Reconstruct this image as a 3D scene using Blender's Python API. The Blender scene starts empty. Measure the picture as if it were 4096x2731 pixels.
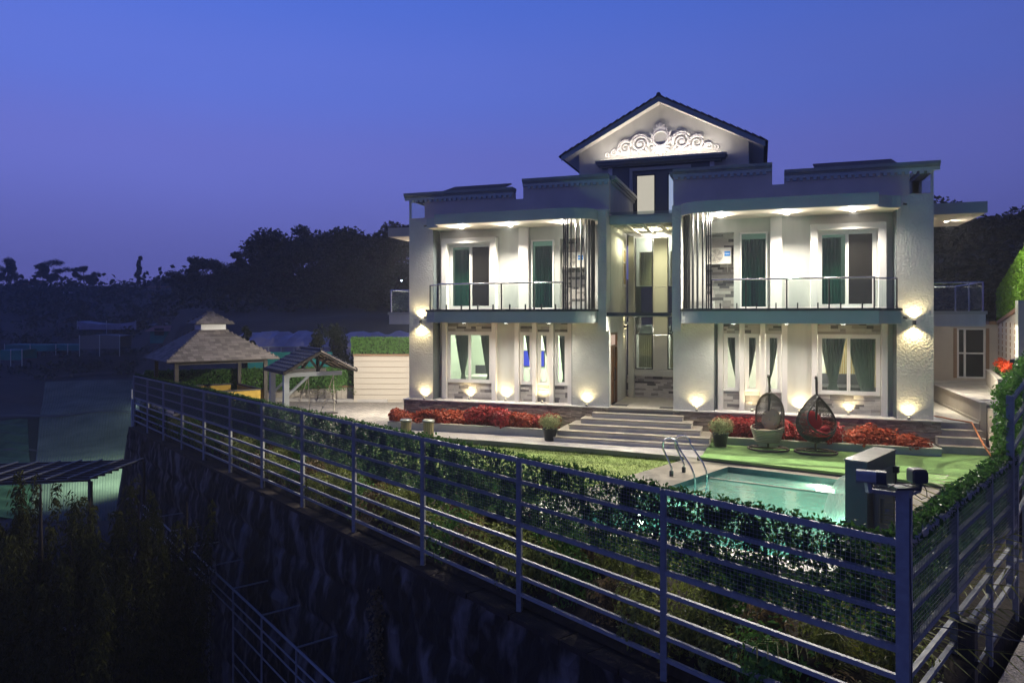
import bpy, math, random
from mathutils import Vector, Matrix
random.seed(7)
R = math.radians
sc = bpy.context.scene
COL = sc.collection

# ---------------------------------------------------------------- camera, sky, exposure
YAW = R(19.06)
CAM = Vector((0.0, -23.5, 3.8))
cam_data = bpy.data.cameras.new('camera')
cam = bpy.data.objects.new('camera', cam_data)
COL.objects.link(cam)
cam.location = CAM
cam.rotation_euler = (R(90), 0, YAW)
cam_data.sensor_width = 36
cam_data.lens = 2873.0 / 4096 * 36
cam_data.shift_y = -99.5 / 4096
cam_data.clip_start = 0.1
cam_data.clip_end = 3000
sc.camera = cam

def lin(r, g, b):
    f = lambda c: (c / 255 / 12.92) if c <= 10 else ((c / 255 + 0.055) / 1.055) ** 2.4
    return (f(r), f(g), f(b), 1.0)

world = bpy.data.worlds.new('World')
sc.world = world
world.use_nodes = True
wn = world.node_tree
for n in list(wn.nodes): wn.nodes.remove(n)
def wnode(t, **k):
    n = wn.nodes.new(t)
    for a, b in k.items(): setattr(n, a, b)
    return n
w_out = wnode('ShaderNodeOutputWorld'); w_bg = wnode('ShaderNodeBackground')
w_tc = wnode('ShaderNodeTexCoord'); w_sep = wnode('ShaderNodeSeparateXYZ')
wn.links.new(w_tc.outputs['Generated'], w_sep.inputs[0])
w_ramp = wnode('ShaderNodeValToRGB')
cr = w_ramp.color_ramp
cr.interpolation = 'EASE'
SKY = [(0.0, (92, 95, 172)), (0.08, (97, 102, 186)), (0.20, (105, 114, 206)), (0.30, (95, 117, 216)), (0.42, (81, 113, 218)), (0.7, (46, 70, 150)), (1.0, (32, 52, 116))]
cr.elements[0].position = 0; cr.elements[0].color = lin(*SKY[0][1])
cr.elements[1].position = 1; cr.elements[1].color = lin(*SKY[-1][1])
for p, c in SKY[1:-1]:
    e = cr.elements.new(p); e.color = lin(*c)
wn.links.new(w_sep.outputs['Z'], w_ramp.inputs[0])
# the afterglow lies to the left (west): the sky fades smoothly towards the right
w_dot = wnode('ShaderNodeVectorMath', operation='DOT_PRODUCT')
w_dot.inputs[1].default_value = (-0.93, 0.37, 0.0)
wn.links.new(w_tc.outputs['Generated'], w_dot.inputs[0])
w_map = wnode('ShaderNodeMapRange')
w_map.inputs[1].default_value = -0.6; w_map.inputs[2].default_value = 0.9
w_map.inputs[3].default_value = 0.45; w_map.inputs[4].default_value = 1.06
w_no = wnode('ShaderNodeTexNoise'); w_no.inputs['Scale'].default_value = 2.2; w_no.inputs['Detail'].default_value = 3      # faint uneven haze
w_mp = wnode('ShaderNodeMapping'); w_mp.inputs['Scale'].default_value = (1, 1, 3.5)
wn.links.new(w_tc.outputs['Generated'], w_mp.inputs[0]); wn.links.new(w_mp.outputs[0], w_no.inputs['Vector'])
w_ma = wnode('ShaderNodeMath', operation='MULTIPLY_ADD'); w_ma.inputs[1].default_value = 0.30
wn.links.new(w_no.outputs[0], w_ma.inputs[0]); wn.links.new(w_dot.outputs['Value'], w_ma.inputs[2])
w_off = wnode('ShaderNodeMath', operation='SUBTRACT'); w_off.inputs[1].default_value = 0.15
wn.links.new(w_ma.outputs[0], w_off.inputs[0]); wn.links.new(w_off.outputs[0], w_map.inputs[0])
w_mul = wnode('ShaderNodeMix', data_type='RGBA', blend_type='MULTIPLY')
w_mul.inputs[0].default_value = 1
wn.links.new(w_ramp.outputs[0], w_mul.inputs[6]); wn.links.new(w_map.outputs[0], w_mul.inputs[7])
# faint physically based twilight on top (sun below the horizon)
w_sky = wnode('ShaderNodeTexSky')
w_sky.sky_type = 'NISHITA'; w_sky.sun_disc = False
w_sky.sun_elevation = R(-2.0); w_sky.sun_rotation = R(-68)
w_add = wnode('ShaderNodeMix', data_type='RGBA', blend_type='ADD')
w_add.inputs[0].default_value = 0.02
wn.links.new(w_mul.outputs[2], w_add.inputs[6]); wn.links.new(w_sky.outputs[0], w_add.inputs[7])
wn.links.new(w_add.outputs[2], w_bg.inputs[0])
w_bg.inputs[1].default_value = 1.0
wn.links.new(w_bg.outputs[0], w_out.inputs[0])

sc.view_settings.view_transform = 'Standard'
sc.view_settings.look = 'None'
sc.view_settings.exposure = 0.0
sc.view_settings.gamma = 1.0
sc.cycles.use_denoising = True
sc.cycles.max_bounces = 8
sc.cycles.diffuse_bounces = 4
sc.cycles.glossy_bounces = 3
sc.cycles.transmission_bounces = 6
sc.cycles.transparent_max_bounces = 24
sc.cycles.sample_clamp_indirect = 8.0
sc.cycles.caustics_reflective = False
sc.cycles.caustics_refractive = False
HAZE = 0.0009

# ---------------------------------------------------------------- helpers
cY, sY = math.cos(YAW), math.sin(YAW)
def site(lat, dist, z=0.0):
    """site survey frame: metres to the right of and away from the camera station"""
    return Vector((lat * cY - dist * sY, -23.5 + lat * sY + dist * cY, z))

class MB:
    def __init__(s): s.v = []; s.f = []
    def add(s, vs, fs):
        b = len(s.v); s.v += [tuple(p) for p in vs]; s.f += [tuple(i + b for i in f) for f in fs]
        return s
    def box(s, x0, x1, y0, y1, z0, z1):
        if x0 > x1: x0, x1 = x1, x0
        if y0 > y1: y0, y1 = y1, y0
        return s.add([(x0,y0,z0),(x1,y0,z0),(x1,y1,z0),(x0,y1,z0),(x0,y0,z1),(x1,y0,z1),(x1,y1,z1),(x0,y1,z1)],
                     [(0,3,2,1),(4,5,6,7),(0,1,5,4),(1,2,6,5),(2,3,7,6),(3,0,4,7)])
    def obox(s, c, ux, uy, uz, hx, hy, hz):
        c = Vector(c); ux, uy, uz = Vector(ux) * hx, Vector(uy) * hy, Vector(uz) * hz
        P = [c + a*ux + b*uy + d*uz for d in (-1,1) for a, b in ((-1,-1),(1,-1),(1,1),(-1,1))]
        return s.add(P, [(0,3,2,1),(4,5,6,7),(0,1,5,4),(1,2,6,5),(2,3,7,6),(3,0,4,7)])
    def beam(s, p, q, w, h, up=(0,0,1)):
        p, q = Vector(p), Vector(q); d = q - p; L = d.length; d.normalize()
        up = Vector(up); x = d.cross(up)
        if x.length < 1e-4: x = d.cross(Vector((1,0,0)))
        x.normalize(); u = x.cross(d).normalized()
        return s.obox((p + q) / 2, d, x, u, L / 2, w / 2, h / 2)
    def tube(s, pts, r, n=8, closed=False, caps=True):
        P = [Vector(p) for p in pts]; m = len(P)
        rr = r if isinstance(r, (list, tuple)) else [r] * m
        ring = []; prev = None
        for i in range(m):
            if closed: t = P[(i+1) % m] - P[i-1]
            else: t = P[min(i+1, m-1)] - P[max(i-1, 0)]
            if t.length < 1e-9: t = Vector((0,0,1))
            t.normalize()
            if prev is None:
                a = Vector((0,0,1)) if abs(t.z) < 0.9 else Vector((1,0,0))
                u = t.cross(a).normalized()
            else:
                u = prev - t * prev.dot(t)
                u = u.normalized() if u.length > 1e-6 else t.cross(Vector((0,0,1))).normalized()
            prev = u; w = t.cross(u)
            ring.append([P[i] + (u*math.cos(2*math.pi*k/n) + w*math.sin(2*math.pi*k/n)) * rr[i] for k in range(n)])
        b = len(s.v)
        for g in ring: s.v += [tuple(p) for p in g]
        for i in range(m if closed else m - 1):
            j = (i + 1) % m
            for k in range(n):
                l = (k + 1) % n
                s.f.append((b+i*n+k, b+i*n+l, b+j*n+l, b+j*n+k))
        if caps and not closed:
            s.f.append(tuple(b + k for k in range(n))[::-1]); s.f.append(tuple(b + (m-1)*n + k for k in range(n)))
        return s
    def prism(s, poly, z0, z1):
        n = len(poly)
        z0s = z0 if isinstance(z0, (list, tuple)) else [z0]*n
        z1s = z1 if isinstance(z1, (list, tuple)) else [z1]*n
        b = len(s.v)
        s.v += [(p[0], p[1], z0s[i]) for i, p in enumerate(poly)] + [(p[0], p[1], z1s[i]) for i, p in enumerate(poly)]
        s.f.append(tuple(b + i for i in range(n))[::-1]); s.f.append(tuple(b + n + i for i in range(n)))
        for i in range(n):
            j = (i + 1) % n; s.f.append((b+i, b+j, b+n+j, b+n+i))
        return s
    def lathe(s, prof, c=(0,0,0), n=20):
        b = len(s.v); m = len(prof)
        for r, z in prof:
            for k in range(n):
                a = 2*math.pi*k/n; s.v.append((c[0]+r*math.cos(a), c[1]+r*math.sin(a), c[2]+z))
        for i in range(m-1):
            for k in range(n):
                l = (k+1) % n; s.f.append((b+i*n+k, b+i*n+l, b+(i+1)*n+l, b+(i+1)*n+k))
        return s
    def ell(s, c, rx, ry, rz, nu=12, nv=8, rot=None):
        b = len(s.v); c = Vector(c)
        for j in range(nv+1):
            ph = math.pi*j/nv
            for i in range(nu):
                th = 2*math.pi*i/nu
                p = Vector((rx*math.sin(ph)*math.cos(th), ry*math.sin(ph)*math.sin(th), rz*math.cos(ph)))
                if rot: p = rot @ p
                s.v.append(tuple(c + p))
        for j in range(nv):
            for i in range(nu):
                k = (i+1) % nu; s.f.append((b+j*nu+i, b+j*nu+k, b+(j+1)*nu+k, b+(j+1)*nu+i))
        return s
    def mesh(s, name, smooth=False):
        me = bpy.data.meshes.new(name); me.from_pydata(s.v, [], s.f); me.validate()
        if smooth:
            for p in me.polygons: p.use_smooth = True
        return me
    def build(s, name, m, parent=None, smooth=False):
        return link(name, s.mesh(name, smooth), m, parent)

def link(name, me, m, parent=None):
    o = bpy.data.objects.new(name, me); COL.objects.link(o)
    if m is not None and len(me.materials) == 0: me.materials.append(m)
    if parent is not None:
        o.parent = parent
        if parent.parent is None and parent.type == 'EMPTY':
            o.matrix_parent_inverse = Matrix.Translation(-parent.location)
    return o

def tag(o, label, cat, group=None):
    o['label'] = label; o['category'] = cat
    if group: o['group'] = group
    return o
def struct(o): o['kind'] = 'structure'; return o
def stuff(o): o['kind'] = 'stuff'; return o
def thing(name, label, cat, loc=(0,0,0), group=None):
    o = bpy.data.objects.new(name, None); COL.objects.link(o); o.location = loc
    o.empty_display_size = 0.2
    return tag(o, label, cat, group)
def kids(o): return [c for c in COL.objects if c.parent == o]
def dup(root, loc=None, rotz=None, label=None, group=None, scale=None, children=None):
    r = root.copy(); COL.objects.link(r)
    if loc is not None: r.location = loc
    if rotz is not None: r.rotation_euler = (0, 0, rotz)
    if scale is not None: r.scale = scale if isinstance(scale, tuple) else (scale,)*3
    if label: r['label'] = label
    if group: r['group'] = group
    for ch in (children if children is not None else kids(root)):
        c = ch.copy(); COL.objects.link(c); c.parent = r; c.matrix_parent_inverse = ch.matrix_parent_inverse.copy()
        for g in kids(ch):
            d = g.copy(); COL.objects.link(d); d.parent = c
    return r

# ---------------------------------------------------------------- materials
MATS = {}
def mat(name, col, rough=0.6, metal=0.0, var=0.0, vscale=4.0, bump=0.0, bscale=30.0, rnd=0.0, spec=0.5, coat=0.0, stretch=None, detail=4.0, dark=None, lo=0.3, hi=0.7):
    m = bpy.data.materials.new(name); m.use_nodes = True; nt = m.node_tree; N = nt.nodes; L = nt.links
    p = N['Principled BSDF']; p.inputs['Roughness'].default_value = rough; p.inputs['Metallic'].default_value = metal
    p.inputs['Specular IOR Level'].default_value = spec; p.inputs['Coat Weight'].default_value = coat
    c = (*col, 1.0); p.inputs['Base Color'].default_value = c
    tc = N.new('ShaderNodeTexCoord'); src = tc.outputs['Object']
    if stretch:
        mp = N.new('ShaderNodeMapping'); mp.inputs['Scale'].default_value = stretch; L.new(src, mp.inputs[0]); src = mp.outputs[0]
    last = None
    if var > 0:
        no = N.new('ShaderNodeTexNoise'); no.inputs['Scale'].default_value = vscale; no.inputs['Detail'].default_value = detail
        L.new(src, no.inputs['Vector'])
        mx = N.new('ShaderNodeMix'); mx.data_type = 'RGBA'
        d = dark if dark else tuple(x * (1 - var) for x in col)
        mx.inputs[6].default_value = (*d, 1); mx.inputs[7].default_value = (*[min(1, x * (1 + var)) for x in col], 1)
        mr = N.new('ShaderNodeMapRange'); mr.inputs[1].default_value = lo; mr.inputs[2].default_value = hi
        L.new(no.outputs[0], mr.inputs[0]); L.new(mr.outputs[0], mx.inputs[0]); last = mx.outputs[2]
    if rnd > 0:
        oi = N.new('ShaderNodeObjectInfo'); hs = N.new('ShaderNodeHueSaturation')
        mr2 = N.new('ShaderNodeMapRange'); mr2.inputs[3].default_value = 1 - rnd; mr2.inputs[4].default_value = 1 + rnd
        L.new(oi.outputs['Random'], mr2.inputs[0]); L.new(mr2.outputs[0], hs.inputs['Value'])
        if last: L.new(last, hs.inputs['Color'])
        else: hs.inputs['Color'].default_value = c
        last = hs.outputs[0]
    if last: L.new(last, p.inputs['Base Color'])
    if bump > 0:
        nb = N.new('ShaderNodeTexNoise'); nb.inputs['Scale'].default_value = bscale; nb.inputs['Detail'].default_value = 5
        L.new(src, nb.inputs['Vector'])
        bp = N.new('ShaderNodeBump'); bp.inputs['Strength'].default_value = bump; bp.inputs['Distance'].default_value = 0.03
        L.new(nb.outputs[0], bp.inputs['Height']); L.new(bp.outputs[0], p.inputs['Normal'])
    MATS[name] = m
    return m
def emat(name, col, strength):
    m = bpy.data.materials.new(name); m.use_nodes = True; nt = m.node_tree
    e = nt.nodes.new('ShaderNodeEmission'); e.inputs[0].default_value = (*col, 1); e.inputs[1].default_value = strength
    nt.links.new(e.outputs[0], nt.nodes['Material Output'].inputs[0]); MATS[name] = m
    return m
def glassmat(name, tint, refl=0.9, rough=0.02, ior=1.45, bump=0.0, bscale=3.0, body=0.0, bodycol=(0.2,0.3,0.3), stretch=None):
    """thin pane: see-through, with a fresnel mirror on top (and optionally a milky body)"""
    m = bpy.data.materials.new(name); m.use_nodes = True; nt = m.node_tree; N = nt.nodes; L = nt.links
    N.remove(N['Principled BSDF'])
    t = N.new('ShaderNodeBsdfTransparent'); t.inputs[0].default_value = (*tint, 1)
    g = N.new('ShaderNodeBsdfGlossy'); g.inputs['Roughness'].default_value = rough
    fr = N.new('ShaderNodeFresnel'); ge = N.new('ShaderNodeNewGeometry'); mi = N.new('ShaderNodeMapRange')
    mi.inputs[3].default_value = ior; mi.inputs[4].default_value = 1.0/ior          # same mirror strength from both sides
    L.new(ge.outputs['Backfacing'], mi.inputs[0]); L.new(mi.outputs[0], fr.inputs[0])
    mu = N.new('ShaderNodeMath'); mu.operation = 'MULTIPLY'; mu.inputs[1].default_value = refl
    L.new(fr.outputs[0], mu.inputs[0])
    mx = N.new('ShaderNodeMixShader'); first = t.outputs[0]
    if body > 0:
        d0 = N.new('ShaderNodeBsdfDiffuse'); d0.inputs[0].default_value = (*bodycol, 1)
        d1 = N.new('ShaderNodeBsdfTranslucent'); d1.inputs[0].default_value = (*bodycol, 1)
        d = N.new('ShaderNodeMixShader'); d.inputs[0].default_value = 0.5; L.new(d0.outputs[0], d.inputs[1]); L.new(d1.outputs[0], d.inputs[2])
        m2 = N.new('ShaderNodeMixShader'); m2.inputs[0].default_value = body
        L.new(t.outputs[0], m2.inputs[1]); L.new(d.outputs[0], m2.inputs[2]); first = m2.outputs[0]
    L.new(mu.outputs[0], mx.inputs[0]); L.new(first, mx.inputs[1]); L.new(g.outputs[0], mx.inputs[2])
    if bump > 0:
        tc = N.new('ShaderNodeTexCoord'); nb = N.new('ShaderNodeTexNoise'); nb.inputs['Scale'].default_value = bscale; nb.inputs['Detail'].default_value = 3
        if stretch:
            mp = N.new('ShaderNodeMapping'); mp.inputs['Scale'].default_value = stretch; L.new(tc.outputs['Object'], mp.inputs[0]); L.new(mp.outputs[0], nb.inputs['Vector'])
        else: L.new(tc.outputs['Object'], nb.inputs['Vector'])
        bp = N.new('ShaderNodeBump'); bp.inputs['Strength'].default_value = bump; bp.inputs['Distance'].default_value = 0.05
        L.new(nb.outputs[0], bp.inputs['Height']); L.new(bp.outputs[0], g.inputs['Normal']); L.new(bp.outputs[0], fr.inputs['Normal'])
    L.new(mx.outputs[0], N['Material Output'].inputs[0]); MATS[name] = m
    return m
def leafmat(name, col, var=0.35, trans=0.35, rough=0.45, vscale=9.0):
    m = bpy.data.materials.new(name); m.use_nodes = True; nt = m.node_tree; N = nt.nodes; L = nt.links
    p = N['Principled BSDF']; p.inputs['Roughness'].default_value = rough; p.inputs['Specular IOR Level'].default_value = 0.35
    tc = N.new('ShaderNodeTexCoord'); no = N.new('ShaderNodeTexNoise'); no.inputs['Scale'].default_value = vscale
    L.new(tc.outputs['Object'], no.inputs['Vector'])
    mr = N.new('ShaderNodeMapRange'); mr.inputs[1].default_value = 0.3; mr.inputs[2].default_value = 0.7
    L.new(no.outputs[0], mr.inputs[0])
    mx = N.new('ShaderNodeMix'); mx.data_type = 'RGBA'
    mx.inputs[6].default_value = (*[x*(1-var) for x in col], 1); mx.inputs[7].default_value = (*[min(1, x*(1+var)) for x in col], 1)
    L.new(mr.outputs[0], mx.inputs[0]); L.new(mx.outputs[2], p.inputs['Base Color'])
    tr = N.new('ShaderNodeBsdfTranslucent'); L.new(mx.outputs[2], tr.inputs[0])
    ms = N.new('ShaderNodeMixShader'); ms.inputs[0].default_value = trans
    L.new(p.outputs[0], ms.inputs[1]); L.new(tr.outputs[0], ms.inputs[2]); L.new(ms.outputs[0], N['Material Output'].inputs[0])
    MATS[name] = m
    return m

mat('rough_render', (0.54, 0.535, 0.49), 0.85, bump=0.9, bscale=16, var=0.06, vscale=3, detail=8)
mat('plain_render', (0.52, 0.52, 0.49), 0.8, bump=0.2, bscale=60, var=0.08, vscale=1.4, stretch=(2,2,.5), detail=8)
mat('white_paint', (0.68, 0.65, 0.62), 0.6, bump=0.10, bscale=70)
mat('white_upvc', (0.72, 0.70, 0.67), 0.3)
mat('grey_fascia', (0.36, 0.42, 0.40), 0.7, var=0.07, vscale=1.1, detail=8, bump=0.08, bscale=50)
mat('dark_parapet', (0.64, 0.54, 0.46), 0.8, var=0.09, vscale=1.1, detail=8, bump=0.15, bscale=40)
mat('moulding_cap', (0.30, 0.32, 0.29), 0.7, var=0.1)
mat('dentil_paint', (0.50, 0.56, 0.54), 0.7)
mat('black_granite', (0.045, 0.055, 0.052), 0.25)
mat('soffit_paint', (0.74, 0.62, 0.53), 0.7)
mat('panel_grey', (0.40, 0.40, 0.35), 0.4, spec=0.4)
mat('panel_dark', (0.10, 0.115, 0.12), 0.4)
mat('steel', (0.62, 0.62, 0.62), 0.18, metal=1.0)
mat('black_metal', (0.03, 0.034, 0.036), 0.35, metal=0.4)
mat('stone_pale', (0.50, 0.47, 0.43), 0.85, bump=0.5, bscale=35, rnd=0.12, var=0.12, vscale=7, stretch=(1,1,4))
mat('stone_mid', (0.31, 0.285, 0.265), 0.85, bump=0.5, bscale=35, rnd=0.15, var=0.15, vscale=7, stretch=(1,1,4))
mat('stone_dark', (0.14, 0.13, 0.13), 0.85, bump=0.5, bscale=35, rnd=0.15, var=0.15, vscale=7, stretch=(1,1,4))
mat('ledge_tan', (0.40, 0.335, 0.25), 0.9, bump=0.6, bscale=30, var=0.3, vscale=5, stretch=(1,1,5))
mat('ledge_brown', (0.26, 0.21, 0.155), 0.9, bump=0.6, bscale=30, var=0.3, vscale=5, stretch=(1,1,5))
mat('step_stone', (0.38, 0.34, 0.28), 0.45, var=0.12, vscale=6, stretch=(1,4,1))
mat('step_riser', (0.60, 0.56, 0.49), 0.5, var=0.06)
mat('floor_tile', (0.50, 0.46, 0.38), 0.35, var=0.08, vscale=3, rnd=0.08)
mat('floor_tile_grey', (0.40, 0.36, 0.31), 0.35, var=0.12, vscale=5, rnd=0.1, stretch=(1,5,1))
mat('grout', (0.20, 0.19, 0.17), 0.9)
mat('wood_door', (0.20, 0.09, 0.03), 0.4, var=0.35, vscale=6, stretch=(6,6,0.6))
mat('beige_wall', (0.52, 0.46, 0.38), 0.85, var=0.06, vscale=2, bump=0.1, bscale=40)
mat('brown_trim', (0.27, 0.16, 0.09), 0.7)
mat('charcoal_tile', (0.045, 0.045, 0.05), 0.55, rnd=0.2, var=0.15, vscale=8)
mat('gazebo_shingle', (0.22, 0.19, 0.165), 0.9, rnd=0.32, var=0.15, vscale=20, bump=0.4, bscale=120)
mat('dark_timber', (0.045, 0.036, 0.028), 0.6, var=0.3, vscale=5, stretch=(5,5,0.7))
mat('pale_steel_paint', (0.56, 0.58, 0.55), 0.45)
mat('yellow_weave', (0.62, 0.40, 0.06), 0.6, bump=0.6, bscale=90)
mat('fence_paint', (0.28, 0.285, 0.28), 0.5, var=0.12, vscale=12, bump=0.1, bscale=60)
mat('fence_wire', (0.22, 0.23, 0.23), 0.5)
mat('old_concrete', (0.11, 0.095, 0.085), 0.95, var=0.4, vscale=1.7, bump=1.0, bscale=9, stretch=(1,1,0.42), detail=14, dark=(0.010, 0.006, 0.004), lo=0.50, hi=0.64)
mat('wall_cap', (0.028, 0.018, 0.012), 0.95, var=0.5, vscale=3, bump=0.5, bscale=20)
mat('soil', (0.030, 0.020, 0.012), 1.0, var=0.5, vscale=2.5, bump=0.6, bscale=9)
mat('lawn', (0.15, 0.20, 0.045), 0.95, var=0.30, vscale=7, bump=0.9, bscale=55)
mat('turf', (0.17, 0.30, 0.085), 0.95, var=0.22, vscale=1.6, bump=0.8, bscale=120, detail=9)
mat('path_white', (0.46, 0.43, 0.40), 0.6, var=0.06, vscale=2)
mat('edge_olive', (0.30, 0.30, 0.17), 0.8, var=0.12, vscale=3)
mat('kerb_dark', (0.06, 0.055, 0.045), 0.5, var=0.2)
mat('deck_slate', (0.21, 0.185, 0.155), 0.28, var=0.3, vscale=2.5, bump=0.15, bscale=20)
mat('pool_teal', (0.05, 0.42, 0.42), 0.4, var=0.12, vscale=14)
mat('pool_band', (0.03, 0.10, 0.11), 0.3, var=0.5, vscale=60)
mat('feature_grey', (0.145, 0.15, 0.135), 0.55, var=0.10, vscale=3, bump=0.1)
mat('feature_top', (0.30, 0.28, 0.24), 0.25, var=0.12, vscale=5)
mat('pipe_grey', (0.20, 0.21, 0.20), 0.5)
mat('planter_paint', (0.42, 0.43, 0.37), 0.75, var=0.05)
mat('pot_black', (0.02, 0.024, 0.026), 0.35)
mat('gravel', (0.30, 0.26, 0.22), 0.8, var=0.5, vscale=30, bump=1.0, bscale=35)
mat('field_soil', (0.040, 0.033, 0.028), 1.0, var=0.5, vscale=0.06, bump=0.5, bscale=0.8, dark=(0.010, 0.012, 0.008), detail=8, lo=.4, hi=.6)
mat('wicker_dark', (0.035, 0.028, 0.022), 0.5)
mat('wicker_beige', (0.33, 0.27, 0.19), 0.6)
mat('wicker_brown', (0.09, 0.065, 0.045), 0.55)
mat('cushion_beige', (0.42, 0.31, 0.19), 0.9, bump=0.3, bscale=20)
mat('cushion_red', (0.52, 0.018, 0.025), 0.8, bump=0.25, bscale=18)
mat('curtain_grey', (0.22, 0.24, 0.23), 0.9)
mat('curtain_green', (0.10, 0.26, 0.19), 0.9)
mat('curtain_cream', (0.52, 0.48, 0.36), 0.9)
mat('room_mint', (0.60, 0.66, 0.58), 0.9)
mat('room_white', (0.72, 0.72, 0.68), 0.9)
mat('room_slat', (0.46, 0.36, 0.20), 0.8)
mat('furniture_dark', (0.05, 0.05, 0.065), 0.6)
mat('ac_white', (0.66, 0.63, 0.57), 0.45)
mat('ac_blue', (0.01, 0.20, 0.62), 0.4)
mat('ac_grille', (0.42, 0.39, 0.34), 0.5)
mat('logo_white', (0.85, 0.85, 0.85), 0.4)
mat('orange_hose', (0.62, 0.20, 0.06), 0.5)
mat('lamp_body', (0.05, 0.05, 0.05), 0.5)
mat('flood_grey', (0.36, 0.35, 0.32), 0.6, var=0.15, vscale=9)
mat('bark', (0.035, 0.026, 0.02), 0.95, var=0.4, vscale=6)
mat('net_white', (0.34, 0.32, 0.42), 0.7, var=0.25, vscale=0.5, bump=0.3, bscale=2)
mat('net_teal', (0.02, 0.20, 0.19), 0.8, var=0.3, vscale=0.4)
mat('shed_pink', (0.30, 0.12, 0.10), 0.8, var=0.2, vscale=1)
mat('shed_grey', (0.20, 0.19, 0.19), 0.8)
mat('ornament_white', (0.74, 0.72, 0.70), 0.6)
mat('rope', (0.55, 0.50, 0.40), 0.9)
mat('corrugated', (0.22, 0.20, 0.20), 0.6)
mat('dark_roof', (0.02, 0.02, 0.024), 0.5)
leafmat('leaf_red', (0.34, 0.03, 0.028), 0.45, 0.3)
leafmat('leaf_coral', (0.42, 0.075, 0.03), 0.4, 0.3)
leafmat('leaf_ivy', (0.05, 0.115, 0.028), 0.55, 0.5)
leafmat('leaf_hedge', (0.09, 0.20, 0.04), 0.5, 0.35)
leafmat('leaf_bright', (0.17, 0.34, 0.03), 0.4, 0.3)
leafmat('leaf_bronze', (0.20, 0.14, 0.065), 0.6, 0.45)
leafmat('leaf_olive', (0.20, 0.23, 0.06), 0.5, 0.45)
leafmat('leaf_frost', (0.34, 0.36, 0.17), 0.35, 0.35)
leafmat('leaf_tree', (0.030, 0.045, 0.026), 0.5, 0.2, vscale=0.6)
leafmat('leaf_palm', (0.26, 0.27, 0.045), 0.35, 0.4)
leafmat('leaf_conifer', (0.06, 0.065, 0.012), 0.5, 0.25, vscale=2)
leafmat('flower_orange', (0.75, 0.09, 0.02), 0.3, 0.3)
leafmat('turf_grass', (0.15, 0.21, 0.04), 0.4, 0.3, vscale=2)
glassmat('window_glass', (0.86, 0.92, 0.90), 1.0)
glassmat('dark_glass', (0.58, 0.72, 0.68), 1.0)
glassmat('mesh_glass', (0.20, 0.19, 0.19), 0.7, rough=0.25, body=0.45, bodycol=(0.07, 0.065, 0.06))
glassmat('rail_glass', (0.90, 0.95, 0.93), 0.8)
glassmat('mirror_glass', (0.25, 0.29, 0.27), 1.6, ior=1.7)
glassmat('pool_water', (0.68, 0.96, 0.90), 1.3, rough=0.06, ior=1.33, bump=0.30, bscale=3.4, body=0.36, bodycol=(0.46, 0.68, 0.60))
glassmat('falling_water', (0.85, 0.95, 0.9), 1.0, rough=0.12, ior=1.33, bump=0.5, bscale=9, body=0.45, bodycol=(0.70, 0.80, 0.74), stretch=(6,6,0.4))
# ================================================================= THE VILLA
M = -3.68                       # axis of symmetry of the front
FL = 0.82                       # porch / ground floor level
G = MATS
villa = thing('villa', 'large two storey pale grey villa with rounded balconies and lit gable', 'house', (M, 0, 0))
UNIT = MB().box(-.5, .5, -.5, .5, -.5, .5)
def unit_mesh(m, cache={}):
    if m not in cache:
        me = UNIT.mesh('block'); me.materials.append(G[m]); cache[m] = me
    return cache[m]
def piece(name, m, parent, c, size, rot=None):
    """one small piece sharing a unit block"""
    o = link(name, unit_mesh(m), None, parent)
    o.location = Vector(c); o.scale = size
    if rot: o.rotation_euler = rot
    return o
def X(w, s): return M + s * w
def wbox(mb, s, w0, w1, y0, y1, z0, z1): return mb.box(X(w0, s), X(w1, s), y0, y1, z0, z1)

stone_count = [0]
def bond(w0, w1, z0, z1, rh, lmin, lmax, rng):
    z = z0; out = []
    while z < z1 - 0.01:
        h = min(rh * rng.uniform(0.75, 1.3), z1 - z)
        if z1 - z - h < rh * 0.5: h = z1 - z
        w = w0
        first = True
        while w < w1 - 0.005:
            l = rng.uniform(lmin, lmax) * (rng.uniform(0.3, 1) if first else 1); first = False
            if w1 - w - l < lmin * 0.5: l = w1 - w
            l = min(l, w1 - w)
            out.append((w, w + l, z, z + h)); w += l
        z += h
    return out
rest = {k: MB() for k in ('stone_pale', 'stone_mid', 'stone_dark')}
def clad(s, w0, w1, z0, z1, yface, seed, parts=True):
    rng = random.Random(seed)
    for a, b, c, d in bond(w0, w1, z0, z1, 0.085, 0.16, 0.42, rng):
        k = rng.random(); m = 'stone_pale' if k < 0.55 else ('stone_mid' if k < 0.83 else 'stone_dark')
        pr = rng.uniform(0.012, 0.035); g = 0.003
        if parts and stone_count[0] < 300:
            stone_count[0] += 1
            piece('cladding_stone', m, villa, (X((a+b)/2, s), yface - pr/2, (c+d)/2), (b-a-g, pr, d-c-g))
        else:
            wbox(rest[m], s, a+g/2, b-g/2, yface-pr, yface, c+g/2, d-g/2)

ledge = {k: MB() for k in ('ledge_tan', 'ledge_brown')}
def ledgestones(x0, x1, z0, z1, y, seed, axis='x', out=-1):
    rng = random.Random(seed)
    for a, b, c, d in bond(x0, x1, z0, z1, 0.042, 0.10, 0.30, rng):
        m = 'ledge_tan' if rng.random() < 0.6 else 'ledge_brown'; pr = rng.uniform(0.004, 0.032)
        if axis == 'x': ledge[m].box(a+.002, b-.002, y, y + out*pr, c+.0015, d-.0015)
        else: ledge[m].box(y, y + out*pr, a+.002, b-.002, c+.0015, d-.0015)

PIL = [(2.40, 2.56), (3.06, 3.21), (3.68, 3.83), (4.32, 4.48), (5.18, 5.34), (7.11, 7.27)]
NARROW = [(2.56, 3.06), (3.21, 3.68), (3.83, 4.32)]
BIG = (5.34, 7.11)

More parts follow.
